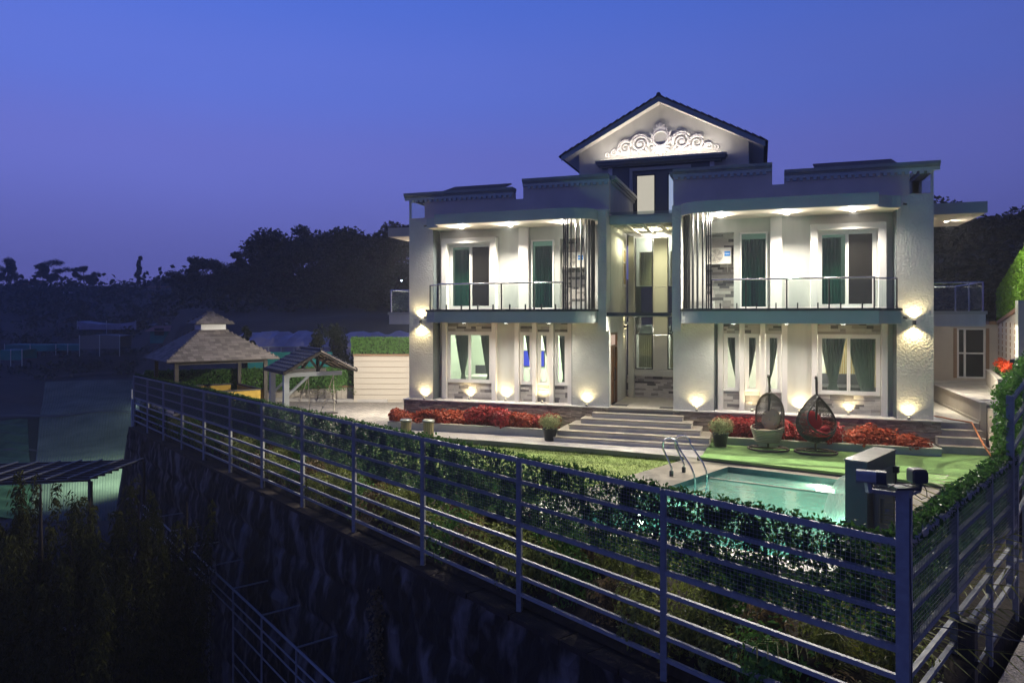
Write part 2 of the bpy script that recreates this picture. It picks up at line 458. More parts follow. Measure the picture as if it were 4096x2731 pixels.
def slab_plan(s, grow=0.0):
    """outline of balcony slab and canopy: big round inner corner, scooped outer end"""
    g = grow; pts = [(1.34 - g*0.5, 0.54)]
    r = 0.78
    for k in range(13):
        a = R(180 + 90*k/12); pts.append((1.34 + r + (r+g)*math.cos(a), -1.25 + r + (r+g)*math.sin(a)))
    pts.append((6.81 + g, -1.25 - g)); pts.append((6.81 + g, -1.10))
    for k in range(1, 10):
        a = R(180 - 90*k/9); pts.append((7.50 + (0.69-g)*math.cos(a), -1.10 + (0.69-g)*math.sin(a)))
    pts.append((7.50 + g, -0.41 - g)); pts.append((7.50 + g, -0.002))
    pts.append((7.44, -0.002)); pts.append((7.44, 0.54))
    return [(X(w, s), y) for w, y in pts]

def window_unit(s, w0, w1, z0, z1, y, panes, frame=0.075, mats=('window_glass',), sashes=True, name='window'):
    f = MB()
    wbox(f, s, w0, w0+frame, y, y+.09, z0, z1); wbox(f, s, w1-frame, w1, y, y+.09, z0, z1)
    wbox(f, s, w0+frame, w1-frame, y, y+.09, z1-frame, z1); wbox(f, s, w0+frame, w1-frame, y, y+.09, z0, z0+frame)
    o = f.build(name, G['white_upvc'], villa)
    n = panes; a0, a1 = w0+frame, w1-frame; step = (a1-a0)/n
    for i in range(n):
        p0, p1 = a0+i*step, a0+(i+1)*step
        yy = y + (0.022 if i % 2 else 0.055)
        st = 0.045
        q = MB()
        if n > 1 or sashes:
            wbox(q, s, p0+.002, p0+st, yy-.018, yy+.018, z0+frame, z1-frame); wbox(q, s, p1-st, p1-.002, yy-.018, yy+.018, z0+frame, z1-frame)
            wbox(q, s, p0+st, p1-st, yy-.018, yy+.018, z1-frame-st, z1-frame); wbox(q, s, p0+st, p1-st, yy-.018, yy+.018, z0+frame, z0+frame+st)
            q.build('sash', G['white_upvc'], o)
        else: st = 0
        g = MB(); wbox(g, s, p0+st, p1-st, yy-.004, yy+.004, z0+frame+st, z1-frame-st)
        g.build('pane', G[mats[i % len(mats)]], o)
    return o

for s in (1, -1):
    side = 'right' if s > 0 else 'left'
    # ---- masonry
    for nm, bx in (('inner_bay_wall', (1.04, 2.30, 0, 0.25, FL, 4.3)), ('outer_bay_wall', (7.45, 8.40, 0, 0.25, FL, 7.32)), ('balcony_fin', (1.05, 1.33, -0.42, -0.001, 3.33, 7.30)),
                   ('balcony_fin', (1.05, 1.33, 0, 0.25, 4.30, 7.30)), ('side_wall', (8.15, 8.40, 0.25, 9.5, FL, 7.32))):
        w = MB(); wbox(w, s, *bx); w.build(nm, G['rough_render'], villa)
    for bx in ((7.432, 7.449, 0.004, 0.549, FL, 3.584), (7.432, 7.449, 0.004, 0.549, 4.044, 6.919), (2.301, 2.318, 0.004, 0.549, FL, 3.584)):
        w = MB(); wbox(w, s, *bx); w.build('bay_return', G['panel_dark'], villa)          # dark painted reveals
    w = MB()                                                       # smooth window bay wall
    wbox(w, s, 2.05, 2.30, 0.25, 0.80, FL, 3.60); wbox(w, s, 7.45, 7.70, 0.25, 0.80, FL, 6.92)
    wbox(w, s, 2.30, 7.45, 0.55, 0.80, FL, 1.42); wbox(w, s, 2.30, 7.45, 0.55, 0.80, 3.25, 3.60)
    for a, b in ((2.30, 2.56), (3.06, 3.21), (3.68, 3.83), (4.32, 5.34), (7.11, 7.45)): wbox(w, s, a, b, 0.55, 0.80, 1.42, 3.25)
    # upper storey
    wbox(w, s, 1.33, 7.45, 0.55, 0.80, 6.50, 6.92)
    for a, b in ((1.33, 2.00), (2.88, 3.06), (3.91, 5.34), (7.01, 7.45)): wbox(w, s, a, b, 0.55, 0.80, 4.045, 6.50)
    wbox(w, s, 5.34, 7.01, 0.55, 0.80, 6.43, 6.50); wbox(w, s, 3.06, 3.91, 0.55, 0.80, 6.48, 6.50)
    wbox(w, s, 2.00, 2.88, 1.02, 1.1, 4.045, 6.50); wbox(w, s, 1.94, 2.00, 0.80, 1.1, 4.045, 6.50); wbox(w, s, 2.88, 2.94, 0.80, 1.1, 4.045, 6.50); wbox(w, s, 1.94, 2.94, 0.80, 1.1, 6.50, 6.56)
    w.build('window_bay_wall', G['plain_render'], villa)
    w = MB()                                                       # porch return wall
    if s > 0: wbox(w, s, 1.04, 1.29, 0.25, 3.3, FL, 7.24)
    else:
        wbox(w, s, 1.04, 1.29, 0.25, 0.30, FL, 7.24); wbox(w, s, 1.04, 1.29, 1.50, 3.3, FL, 7.24); wbox(w, s, 1.04, 1.29, 0.30, 1.50, 3.26, 7.24)
    w.build('porch_wall', G['plain_render'], villa)
    # ---- pilasters
    for a, b in PIL:
        w = MB(); wbox(w, s, a, b, 0.38, 0.549, FL, 3.60); w.build('pilaster', G['white_paint'], villa)
    w = MB(); wbox(w, s, 3.98, 4.32, 0.36, 0.549, 4.045, 6.92); w.build('pilaster', G['white_paint'], villa)
    # ---- stone panels
    clad(s, 5.36, 7.09, FL, 1.40, 0.549, 11 + s)
    for i, (a, b) in enumerate(NARROW): clad(s, a+.01, b-.01, FL, 1.40, 0.549, 20 + i + 5*s)
    clad(s, 5.36, 7.09, 3.27, 3.595, 0.549, 31 + s)
    for i, (a, b) in enumerate(NARROW): clad(s, a+.01, b-.01, 3.27, 3.595, 0.549, 40 + i + 5*s)
    # ---- ground floor windows
    for a, b in NARROW: window_unit(s, a+.015, b-.015, 1.42, 3.25, 0.47, 1)
    window_unit(s, BIG[0]+.02, BIG[1]-.02, 1.42, 3.25, 0.47, 2)
    # ---- upper doors
    w = MB(); wbox(w, s, 5.14, 5.34, 0.20, 0.549, 4.045, 6.61); wbox(w, s, 7.01, 7.21, 0.20, 0.549, 4.045, 6.61); wbox(w, s, 5.34, 7.01, 0.20, 0.549, 6.43, 6.61)
    wbox(w, s, 5.34, 7.01, 0.30, 0.40, 6.38, 6.43)
    w.build('door_surround', G['white_paint'], villa)
    window_unit(s, 5.36, 6.99, 4.06, 6.42, 0.46, 2, mats=('dark_glass', 'mesh_glass') if s > 0 else ('mesh_glass', 'dark_glass'), name='sliding_door')
    window_unit(s, 3.07, 3.90, 4.06, 6.47, 0.46, 1, frame=0.05, sashes=False, mats=('dark_glass',), name='balcony_door')
    # ---- balcony slab and canopy
    MB().prism(slab_plan(s), 3.60, 3.965).build('balcony_slab', G['grey_fascia'], villa)
    MB().prism(slab_plan(s, 0.035), 3.966, 4.043).build('balcony_edge', G['black_granite'], villa)
    MB().prism(slab_plan(s, -0.02), 3.585, 3.599).build('balcony_soffit', G['soffit_paint'], villa)
    MB().prism(slab_plan(s), 6.935, 7.27).build('canopy', G['grey_fascia'], villa)
    MB().prism(slab_plan(s, -0.02), 6.92, 6.934).build('canopy_soffit', G['soffit_paint'], villa)
    # ---- vertical louvre slats round the inner corner
    r = 0.78 - 0.10
    slat_me = MB().box(-.019, .019, -.036, .036, 0, 2.875).mesh('louvre_slat'); slat_me.materials.append(G['black_metal'])
    for k in range(10):
        t = k / 9.0
        if t < 0.72:
            a = R(182 + 88 * t / 0.72); c = (1.34 + .78 + r*math.cos(a), -1.25 + .78 + r*math.sin(a)); ang = a
        else:
            c = (1.34 + .78 + (t - 0.72)/0.28*0.16, -1.15); ang = R(270)
        o = link('louvre_slat', slat_me, None, villa); o.location = (X(c[0], s), c[1], 4.044)
        o.rotation_euler = (0, 0, (ang + R(90)) if s > 0 else (R(90) - ang))
    # ---- glass railing
    rail = MB(); top = 4.90
    path = [(2.30, -1.16), (6.72, -1.16)] + [(7.50 + .78*math.cos(R(180 - 90*k/6)), -1.10 + .78*math.sin(R(180 - 90*k/6))) for k in range(1, 7)] + [(7.40, -0.33), (7.40, 0.0)]
    path = [(2.30, -1.16), (6.72, -1.16), (6.72, -1.05), (6.80, -0.76), (7.0, -0.52), (7.25, -0.37), (7.40, -0.33), (7.40, -0.02)]
    rail.tube([(X(a, s), b, top) for a, b in path], 0.026, 8)
    ho = rail.build('handrail', G['steel'], villa, True)
    pm = MB().box(-.02, .02, -.02, .02, 4.044, top).mesh('railing_post'); pm.materials.append(G['black_metal'])
    posts = [(2.30, -1.16), (3.28, -1.16), (4.41, -1.16), (5.54, -1.16), (6.70, -1.16), (7.40, -0.33)]
    for a, b in posts:
        o = link('railing_post', pm, None, villa); o.location = (X(a, s), b, 0)
    cm = MB().box(-.018, .018, -.03, .03, 4.044, 4.20).mesh('glass_clip'); cm.materials.append(G['black_metal'])
    for (a, b), (c, d) in zip(posts[:4], posts[1:5]):
        g = MB(); wbox(g, s, a+.05, c-.05, -1.166, -1.154, 4.085, 4.84); g.build('railing_glass', G['rail_glass'], villa)
        for t in (0.26, 0.74):
            o = link('glass_clip', cm, None, villa); o.location = (X(a + (c-a)*t, s), -1.16, 0)
    for (a, b), (c, d) in zip(path[2:6], path[3:7]):
        g = MB(); g.beam((X(a, s), b, 4.46), (X(c, s), d, 4.46), 0.012, 0.75); g.build('railing_glass', G['rail_glass'], villa)
    # ---- parapets, cornice caps, dentils
    w = MB()
    wbox(w, s, 1.04, 7.45, -0.004, 0.25, 6.936, 7.85); wbox(w, s, 1.04, 4.03, -0.002, 0.25, 7.85, 8.36); wbox(w, s, 4.38, 7.78, -0.002, 0.25, 7.85, 8.08)
    wbox(w, s, 7.45, 8.40, -0.003, 0.25, 7.32, 7.36); wbox(w, s, 7.45, 7.78, -0.003, 0.25, 7.36, 7.85)
    w.build('parapet', G['dark_parapet'], villa)
    w = MB(); wbox(w, s, 8.33, 8.40, 0, 0.06, 7.36, 8.0); wbox(w, s, 8.33, 8.40, 1.6, 1.66, 7.36, 8.0); wbox(w, s, 8.15, 8.40, 1.66, 9.5, 7.32, 8.0); wbox(w, s, 7.78, 8.40, 1.66, 1.72, 7.32, 8.0)
    w.build('parapet_corner_post', G['plain_render'], villa)
    g = MB(); wbox(g, s, 8.36, 8.372, 0.06, 1.6, 7.36, 7.98); g.build('corner_glass', G['rail_glass'], villa)
    def cornice(w0, w1, zt, name='cornice', inner=0.0):
        w = MB(); wbox(w, s, w0, w1, -0.16, 0.30, zt-0.10, zt); wbox(w, s, w0, w1, -0.11, 0.26, zt-0.16, zt-0.10); w.build(name, G['moulding_cap'], villa)
        w = MB(); wbox(w, s, w0, w1, -0.07, 0.0, zt-0.255, zt-0.16); w.build('frieze', G['dentil_paint'], villa)
        n = int((w1 - w0 - .1) / 0.19)
        for k in range(n):
            piece('dentil', 'dentil_paint', villa, (X(w0 + .10 + 0.19*k, s), -0.035, zt - 0.296), (0.10, 0.07, 0.08))
    cornice(1.04, 4.03, 8.51); cornice(4.38, 8.55, 8.26)
    w = MB(); wbox(w, s, 8.15, 8.40, 0.30, 9.5, 8.0, 8.10); wbox(w, s, 8.10, 8.55, 0.30, 9.5, 8.10, 8.26); w.build('cornice', G['moulding_cap'], villa)
    # parapet return along the porch, going back to the gable
    w = MB(); wbox(w, s, 1.04, 1.29, 0.26, 5.0, 7.24, 8.36); w.build('parapet_return', G['plain_render'], villa)
    w = MB(); wbox(w, s, 0.88, 1.33, 0.31, 4.98, 8.41, 8.51); wbox(w, s, 0.93, 1.30, 0.27, 4.98, 8.35, 8.41); w.build('cornice', G['moulding_cap' if s > 0 else 'panel_grey'], villa)
    for k in range(24): piece('dentil', 'panel_grey', villa, (X(1.005, s), 0.35 + 0.19*k, 8.29), (0.07, 0.10, 0.09))
    # flat roof behind the parapet, with a corrugated stair hood
    w = MB(); wbox(w, s, 1.3, 8.15, 0.8, 9.5, 7.05, 7.25); w.build('flat_roof', G['plain_render'], villa)
    w = MB()
    for k in range(9):
        wbox(w, s, 5.35, 7.7, 1.2 + 0.16*k, 1.33 + 0.16*k, 8.46 + 0.05*k, 8.50 + 0.05*k)
    wbox(w, s, 5.45, 7.6, 1.35, 2.7, 7.25, 8.44)
    w.build('roof_hood', G['corrugated'], villa)
    # ---- plinth with ledgestone
    w = MB(); wbox(w, s, 1.04, 8.55, -0.10, 0.54, -0.30, FL - 0.03); wbox(w, s, 8.40, 8.55, 0.54, 9.0, -0.30, FL - 0.03); w.build('plinth', G['ledge_brown'], villa)
    w = MB(); wbox(w, s, 1.04, 8.60, -0.15, 0.545, FL - 0.03, FL); wbox(w, s, 8.40, 8.60, 0.545, 9.0, FL-0.03, FL); w.build('plinth_coping', G['white_paint'], villa)
    x0, x1 = sorted((X(1.04, s), X(8.56, s)))
    ledgestones(x0, x1, -0.10, FL - 0.035, -0.10, 70 + s)
    ledgestones(-0.10, 1.9, -0.10, FL - 0.035, X(8.55, s), 80 + s, 'y', s)
    # ---- side canopy and side balcony
    w = MB(); wbox(w, s, 8.41, 10.15, 1.6, 5.0, 6.935, 7.27); w.build('side_canopy', G['grey_fascia' if s > 0 else 'panel_grey'], villa)
    w = MB(); wbox(w, s, 8.41, 10.13, 1.62, 4.98, 6.92, 6.934); w.build('side_canopy_soffit', G['soffit_paint'], villa)
    w = MB(); wbox(w, s, 8.41, 10.10, 1.6, 5.0, 3.50, 3.87); w.build('side_balcony_slab', G['plain_render'], villa)
    w = MB(); wbox(w, s, 8.41, 10.14, 1.56, 5.04, 3.871, 3.97); w.build('side_balcony_edge', G['panel_grey'], villa)
    w = MB(); w.tube([(X(8.42, s), 1.66, 4.83), (X(10.04, s), 1.66, 4.83), (X(10.04, s), 4.9, 4.83), (X(8.42, s), 4.9, 4.83)], 0.025, 6)
    for a, b in ((10.04, 1.66), (10.04, 4.9), (9.2, 4.9), (10.04, 3.2)): wbox(w, s, a-.02, a+.02, b-.02, b+.02, 3.97, 4.82)
    w.build('side_railing', G['steel'], villa)
    for a, b, c, d in ((8.45, 10.0, 1.655, 1.667), (8.45, 10.0, 4.894, 4.906), (10.034, 10.046, 1.72, 4.85)):
        g = MB(); wbox(g, s, a, b, c, d, 4.02, 4.78); g.build('railing_glass', G['rail_glass'], villa)
    # ---- rooms behind the windows (closed boxes)
    for nm, a, b, z0, z1, d, m in (('bedroom', 2.31, 8.14, FL, 3.50, 4.6, 'room_mint' if s < 0 else 'room_white'), ('upper_room', 2.96, 8.14, 4.0, 6.9, 4.6, 'room_white')):
        w = MB(); wbox(w, s, a, b, d, d+.1, z0, z1); wbox(w, s, a-.1, a, 1.11, d, z0, z1); wbox(w, s, b, b+.005, .81, d, z0, z1)
        wbox(w, s, a, b, .81, d, z0-.05, z0); wbox(w, s, a, b, .81, d, z1, z1+.05)
        w.build(nm + '_shell', G[m], villa)

for k in (1, -1):
    clad(k, 2.01, 2.87, 4.05, 6.49, 1.019, 60 + k)
clad(-1, -0.75, 1.03, FL, 1.60, 3.249, 55)
clad(-1, -1.03, -0.75, FL, 1.60, 3.249, 56)
for m, b in rest.items():
    if b.v: stuff(b.build('stone_cladding', G[m], villa))
for m, b in ledge.items(): stuff(b.build('ledgestone_cladding', G[m], villa))

# ---- porch: floor, back wall, glazing
pf = MB().box(X(1.04,-1), X(1.04,1), -0.12, 3.3, -0.30, FL-0.012).build('porch_floor', G['grout'], villa)
for i in range(4):
    for j in range(6):
        x0 = X(1.04,-1) + 0.52*i; y0 = -0.14 + 0.575*j
        piece('floor_slab', 'floor_tile', villa, (x0+.26, y0+.2875, FL-.006), (0.514, 0.569, 0.014))
MB().box(-4.72, -2.64, -0.16, -0.125, FL-.055, FL-.001).build('porch_nosing', G['step_stone'], villa)
w = MB(); w.box(-4.60, -4.40, 2.95, 3.24, FL, 6.75); w.build('porch_column', G['panel_grey'], villa)
w = MB(); w.box(-4.72, -2.64, 3.25, 3.35, FL, 1.61); w.box(-4.40, -2.64, 3.06, 3.35, 1.61, 1.85); w.build('porch_dado', G['panel_grey'], villa)
for a, b in ((-3.72, -3.21),):
    for z0, z1 in ((1.86, 3.12), (3.13, 4.87), (4.88, 6.70)):
        MB().box(a, b, 3.20, 3.30, z0, z1-.008).build('wall_panel', G['panel_grey'], villa)
for a, b in ((-4.38, -3.73), (-3.20, -2.65)):
    fr = MB(); fr.box(a, a+.03, 3.17, 3.25, 1.86, 6.70); fr.box(b-.03, b, 3.17, 3.25, 1.86, 6.70)
    for z in (1.86, 3.14, 4.88): fr.box(a+.03, b-.03, 3.17, 3.25, z, z+.03)
    fo = fr.build('stair_glazing', G['black_metal'], villa)
    for z0, z1 in ((1.89, 3.14), (3.17, 4.88), (4.91, 6.70)):
        MB().box(a+.03, b-.03, 3.205, 3.213, z0, z1).build('pane', G['mirror_glass' if z0 == 3.17 else 'window_glass'], fo)
MB().box(-4.72, -2.64, 4.6, 4.7, FL, 6.9).build('stair_hall_wall', G['room_white'], villa)
MB().box(-4.72, -2.64, 3.36, 4.6, 6.9, 6.95).build('stair_hall_ceiling', G['room_white'], villa)
MB().box(-4.72, -2.64, 3.36, 4.6, FL-.05, FL).build('stair_hall_floor', G['floor_tile'], villa)
MB().box(-4.72, -2.64, 3.36, 4.6, 3.5, 3.6).build('stair_landing', G['room_white'], villa)
# pergola ceiling of the porch
w = MB(); w.box(-4.71, -2.65, 0.0, 0.16, 6.83, 7.13); w.build('porch_beam', G['grey_fascia'], villa)
for k in range(6): MB().box(-4.71, -2.65, 0.50+0.46*k, 0.62+0.46*k, 6.86, 7.02).build('pergola_beam', G['white_paint'], villa)
for x in (-4.22, -3.68, -3.14): MB().box(x-.07, x+.07, 0.17, 3.25, 6.80, 6.858).build('pergola_beam', G['white_paint'], villa)
MB().box(-4.71, -2.65, 0.0, 3.3, 7.08, 7.10).build('pergola_backing', G['plain_render'], villa)
gl = MB(); gl.box(-4.78, -3.70, -0.12, 3.3, 7.20, 7.215); gl.box(-3.68, -2.58, -0.12, 3.3, 7.20, 7.215); gl.build('porch_roof_glass', G['rail_glass'], villa)
MB().box(-4.90, -2.66, -0.35, 2.9, 3.82, 3.93).build('door_canopy', G['black_granite'], villa)
MB().box(-4.86, -2.70, -0.30, 2.85, 3.795, 3.819).build('door_canopy_soffit', G['panel_grey'], villa)
# front door in the left return wall
d = MB(); d.box(-4.80, -4.725, 0.30, 0.38, FL, 3.26); d.box(-4.80, -4.725, 1.42, 1.50, FL, 3.26); d.box(-4.80, -4.725, 0.38, 1.42, 3.19, 3.26); d.box(-4.80, -4.725, 0.38, 1.42, 2.75, 2.81)
fd = d.build('front_door', G['wood_door'], villa)
MB().box(-4.86, -4.82, 0.38, 1.42, FL, 2.75).build('door_leaf', G['wood_door'], fd)
for z0, z1 in ((1.0, 1.55), (1.7, 2.6)):
    for y0, y1 in ((0.48, 0.86), (0.94, 1.32)): MB().box(-4.819, -4.80, y0, y1, z0, z1).build('door_panel', G['wood_door'], fd)
MB().tube([(-4.80, 1.30, 1.6), (-4.75, 1.30, 1.6), (-4.75, 1.30, 2.0), (-4.80, 1.30, 2.0)], .014, 6).build('door_handle', G['black_metal'], fd)
for i in range(4): MB().box(-4.80, -4.79, 0.40+.26*i, 0.62+.26*i, 2.83, 3.17).build('transom_pane', emat('transom_glow', (1.0, 0.72, 0.55), 0.55) if i == 0 else G['transom_glow'], fd)
w = MB(); w.box(-4.719, -4.69, 2.42, 2.50, 4.9, 6.3); w.box(-4.719, -4.69, 3.0, 3.08, 4.9, 6.3); w.box(-4.719, -4.69, 2.50, 3.0, 6.22, 6.3); w.box(-4.719, -4.69, 2.50, 3.0, 4.9, 4.98); w.box(-4.719, -4.69, 2.50, 3.0, 5.75, 5.79)
o = w.build('porch_window', G['white_upvc'], villa); MB().box(-4.718, -4.710, 2.5, 3.0, 4.98, 6.22).build('pane', G['room_slat'], o)

# ---- gable block on the roof
gw = MB()
gx0, gx1, gz = -6.95, -0.41, 7.25
ap, ev = 12.255, 10.415
gw.add([(gx0,5.0,gz),(gx1,5.0,gz),(gx1,5.0,ev),(-3.68,5.0,ap-.15),(gx0,5.0,ev),(gx0,10,gz),(gx1,10,gz),(gx1,10,ev),(-3.68,10,ap-.15),(gx0,10,ev)],
       [(0,1,2,3,4),(5,9,8,7,6),(0,5,6,1),(1,6,7,2),(0,4,9,5)])
gw.build('gable_wall', G['plain_render'], villa)
sl = (12.24-10.25)/3.82
def roofplane(mb, y0, y1, t0, t1, w0, w1, s):
    a = lambda w, y, t: (X(w, s), y, 12.24 - sl*w + t)
    mb.add([a(w0,y0,t0), a(w1,y0,t0), a(w1,y1,t0), a(w0,y1,t0), a(w0,y0,t1), a(w1,y0,t1), a(w1,y1,t1), a(w0,y1,t1)],
           [(0,1,2,3),(4,7,6,5),(0,4,5,1),(1,5,6,2),(2,6,7,3),(3,7,4,0)])
rf = MB()
for s in (1, -1): roofplane(rf, 4.40, 10.2, -0.10, 0.0, 0, 3.82, s)
roof = rf.build('gable_roof', G['grey_fascia'], villa)
sf = MB()
for s in (1, -1): roofplane(sf, 4.46, 10.1, -0.125, -0.101, 0, 3.80, s)
sf.build('eave_soffit', G['white_paint'], roof)
bb = MB()
for s in (1, -1): roofplane(bb, 4.38, 4.399, -0.20, 0.02, 0, 3.86, s)
bb.build('bargeboard', G['grey_fascia'], roof)
for s in (1, -1):
    for k in range(15):
        t = MB(); w0 = 0.02 + 0.26*k
        a = lambda w, y, u: (X(w, s), y, 12.24 - sl*w + u)
        vs = [a(w0,4.34,.10),a(w0+.30,4.34,.045),a(w0+.30,10.2,.045),a(w0,10.2,.10),a(w0,4.34,.004),a(w0+.30,4.34,.004),a(w0+.30,10.2,.004),a(w0,10.2,.004)]
        t.add(vs, [(0,3,2,1),(4,5,6,7),(0,1,5,4),(1,2,6,5),(2,3,7,6),(3,0,4,7)])
        t.build('tile_course', G['charcoal_tile'], roof)
MB().tube([(-3.68, 4.32, 12.30), (-3.68, 10.2, 12.30)], .09, 8).build('ridge_cap', G['charcoal_tile'], roof)
w = MB(); w.box(-6.12, -1.24, 4.50, 4.999, 9.78, 9.86); w.box(-6.18, -1.18, 4.42, 4.999, 9.86, 9.95); w.box(-5.98, -1.38, 4.66, 4.999, 9.70, 9.78)
w.build('gable_cornice', G['moulding_cap'], villa)
w = MB(); w.box(-5.70, -1.66, 4.78, 4.999, 7.25, 9.695); w.build('gable_window_wall', G['panel_dark'], villa)
w = MB(); w.box(-5.72, -5.55, 4.76, 4.779, 9.3, 9.69); w.build('gable_bracket', G['white_paint'], villa)
w = MB(); w.box(-1.81, -1.64, 4.76, 4.779, 9.3, 9.69); w.build('gable_bracket', G['white_paint'], villa)
w = MB(); w.box(-4.86, -4.74, 4.70, 4.779, 7.3, 9.62); w.box(-4.74, -2.62, 4.70, 4.779, 9.50, 9.62); w.box(-2.62, -2.5, 4.70, 4.779, 7.3, 9.62); w.build('gable_window_frame', G['panel_grey'], villa)
for x0, x1, col in ((-4.56, -3.90, 'lit_room_warm'), (-3.34, -2.75, 'lit_room_cool')):
    if col not in G: emat(col, (0.86, 0.80, 0.66) if 'warm' in col else (0.50, 0.62, 0.92), 0.62)
    fr = MB(); fr.box(x0-.04, x0, 4.74, 4.779, 7.4, 9.34); fr.box(x1, x1+.04, 4.74, 4.779, 7.4, 9.34); fr.box(x0, x1, 4.74, 4.779, 9.30, 9.34)
    o = fr.build('lit_window', G['black_metal'], villa)
    MB().box(x0, x1, 4.765, 4.777, 7.4, 9.30).build('pane', G[col], o)

# ---- plaster ornament on the gable
orn = MB()
OX, OY, OZ = -3.68, 4.99, 10.10
def opt(x, z, y=0.0): return (OX + x, OY - 0.05 - y, OZ + z)
def spiral(cx, cz, r0, r1, turns, a0, sgn, t0, t1, n=26):
    P = []; T = []
    for i in range(n+1):
        u = i/n; a = a0 + sgn*2*math.pi*turns*u; r = r0 + (r1-r0)*u
        P.append(opt(cx + r*math.cos(a), cz + r*math.sin(a), 0.02*u)); T.append(t0 + (t1-t0)*u)
    orn.tube(P, T, 6)
def oleaf(cx, cz, ang, L, W, th=0.05):
    rot = Matrix.Rotation(-ang, 3, 'Y')
    orn.ell(opt(cx + math.cos(ang)*L/2, cz + math.sin(ang)*L/2), L/2, th, W/2, 8, 6, rot)
orn.tube([opt(0.27*math.cos(a), 0.66 + 0.29*math.sin(a), 0.02) for a in [2*math.pi*k/24 for k in range(24)]], 0.05, 6, closed=True)
orn.tube([opt(0.36*math.cos(a), 0.66 + 0.37*math.sin(a)) for a in [2*math.pi*k/24 for k in range(24)]], 0.035, 6, closed=True)
for a, L, W in ((90, .30, .20), (55, .30, .13), (125, .30, .13), (20, .32, .11), (160, .32, .11)): oleaf(0, 0.98, R(a), L, W)
for a, L, W in ((-90, .40, .18), (-60, .36, .15), (-120, .36, .15), (-30, .42, .13), (-150, .42, .13), (-5, .40, .10), (-175, .40, .10)): oleaf(0, 0.36, R(a), L, W)
for s in (1, -1):
    m = lambda a: a if s > 0 else math.pi - a
    for k in range(7):
        a = m(R(-60 + 26*k)); oleaf(0.30*math.cos(a), 0.66 + 0.32*math.sin(a), a + s*R(40), 0.22, 0.09)
    spiral(s*0.80, 0.50, 0.34, 0.06, 1.9, m(R(200)), -s, 0.05, 0.03)
    spiral(s*1.38, 0.40, 0.27, 0.05, 1.7, m(R(160)), -s, 0.045, 0.025)
    spiral(s*1.82, 0.22, 0.15, 0.03, 1.5, m(R(150)), -s, 0.035, 0.02)
    spiral(s*2.10, 0.17, 0.11, 0.03, 1.2, m(R(220)), s, 0.03, 0.02)
    orn.ell(opt(s*0.80, 0.50, .02), .10, .06, .10, 8, 6)
    for k in range(7):
        a = R(30 + 22*k); oleaf(s*0.80 + 0.36*math.cos(a), 0.50 + 0.36*math.sin(a), a + R(95), 0.20, 0.10)
        oleaf(s*1.38 + 0.29*math.cos(a), 0.40 + 0.29*math.sin(a), a + R(95), 0.16, 0.08)
    for k in range(5):
        oleaf(s*(0.55 + 0.16*k), 0.10 + 0.03*abs(k-2), m(R(20 + 12*k)), 0.26, 0.10)
        oleaf(s*(1.15 + 0.13*k), 0.09 + 0.02*abs(k-2), m(R(15 + 12*k)), 0.22, 0.09)
    oleaf(s*1.60, 0.40, m(R(-40)), 0.22, 0.09); oleaf(s*0.48, 0.20, m(R(60)), 0.24, 0.10)
orn.build('scroll_ornament', G['ornament_white'], villa, True)

# ---- entrance steps
steps = thing('entrance_steps', 'wide pyramid of grey stone steps up to the porch', 'steps', (-3.68, -1.2, -0.1))
for i in range(5):
    zt = FL - 0.155*(i+1); yf = -0.50 - 0.345*i
    x0 = -5.20 - 0.30*min(i, 3); x1 = -2.28 + 0.29*min(i, 3)
    if i == 4: x0, x1 = -6.12, -1.40
    yb = -0.155 - 0.001*i
    MB().box(x0+.02, x1-.02, yf+.02, yb, -0.10 + .001*i, zt-.032).build('riser', G['step_riser'], steps)
    MB().box(x0, x1, yf, yb - .0005, zt-.031, zt).build('tread', G['step_stone'], steps)
# ================================================================= LAMPS AND FITTINGS
WARM = (1.0, 0.80, 0.50); NEUT = (1.0, 0.93, 0.79); YEL = (1.0, 0.80, 0.42)
def light(kind, loc, energy, col, parent=None, size=0.1, angle=None, blend=0.6, to=None, sx=None, sy=None):
    d = bpy.data.lights.new('lamp_light', kind); d.energy = energy; d.color = col
    if kind == 'AREA':
        d.shape = 'RECTANGLE' if sx else 'DISK'
        if sx: d.size = sx; d.size_y = sy
        else: d.size = size
    else: d.shadow_soft_size = size
    if kind == 'SPOT': d.spot_size = R(angle or 120); d.spot_blend = blend
    o = bpy.data.objects.new('lamp_light', d); COL.objects.link(o); o.location = loc
    dv = Vector(to) if to else Vector((0, 0, -1))
    o.rotation_euler = dv.to_track_quat('-Z', 'Y').to_euler()
    if parent is not None:
        o.parent = parent; o.matrix_parent_inverse = Matrix.Translation(-parent.location)
    return o
emat('lamp_glow_white', (1.0, 0.94, 0.84), 40)
emat('lamp_glow_warm', (1.0, 0.82, 0.45), 22)
emat('lamp_glow_soft', (1.0, 0.9, 0.75), 6)
def downlight(x, y, z, energy, label, group, angle=165, tilt=(0, 0, -1)):
    t = thing('recessed_downlight', label, 'downlight', (x, y, z), group)
    MB().lathe([(0.05, 0.0), (0.085, 0.0), (0.09, -0.008), (0.075, -0.014), (0.055, -0.014)], (x, y, z), 16).build('trim_ring', G['white_upvc'], t, True)
    MB().lathe([(0.0001, 0), (0.066, 0)], (x, y, z - .015), 16).build('lens', G['lamp_glow_white'], t)
    light('SPOT', (x, y, z - .016), energy, NEUT, t, 0.02, angle, 1.0, tilt)
    return t
cn = {2.52: 'near the porch', 4.45: 'at the middle', 6.27: 'near the outer end'}
E_CAN, E_SLAB, E_UP = 3900, 450, 60
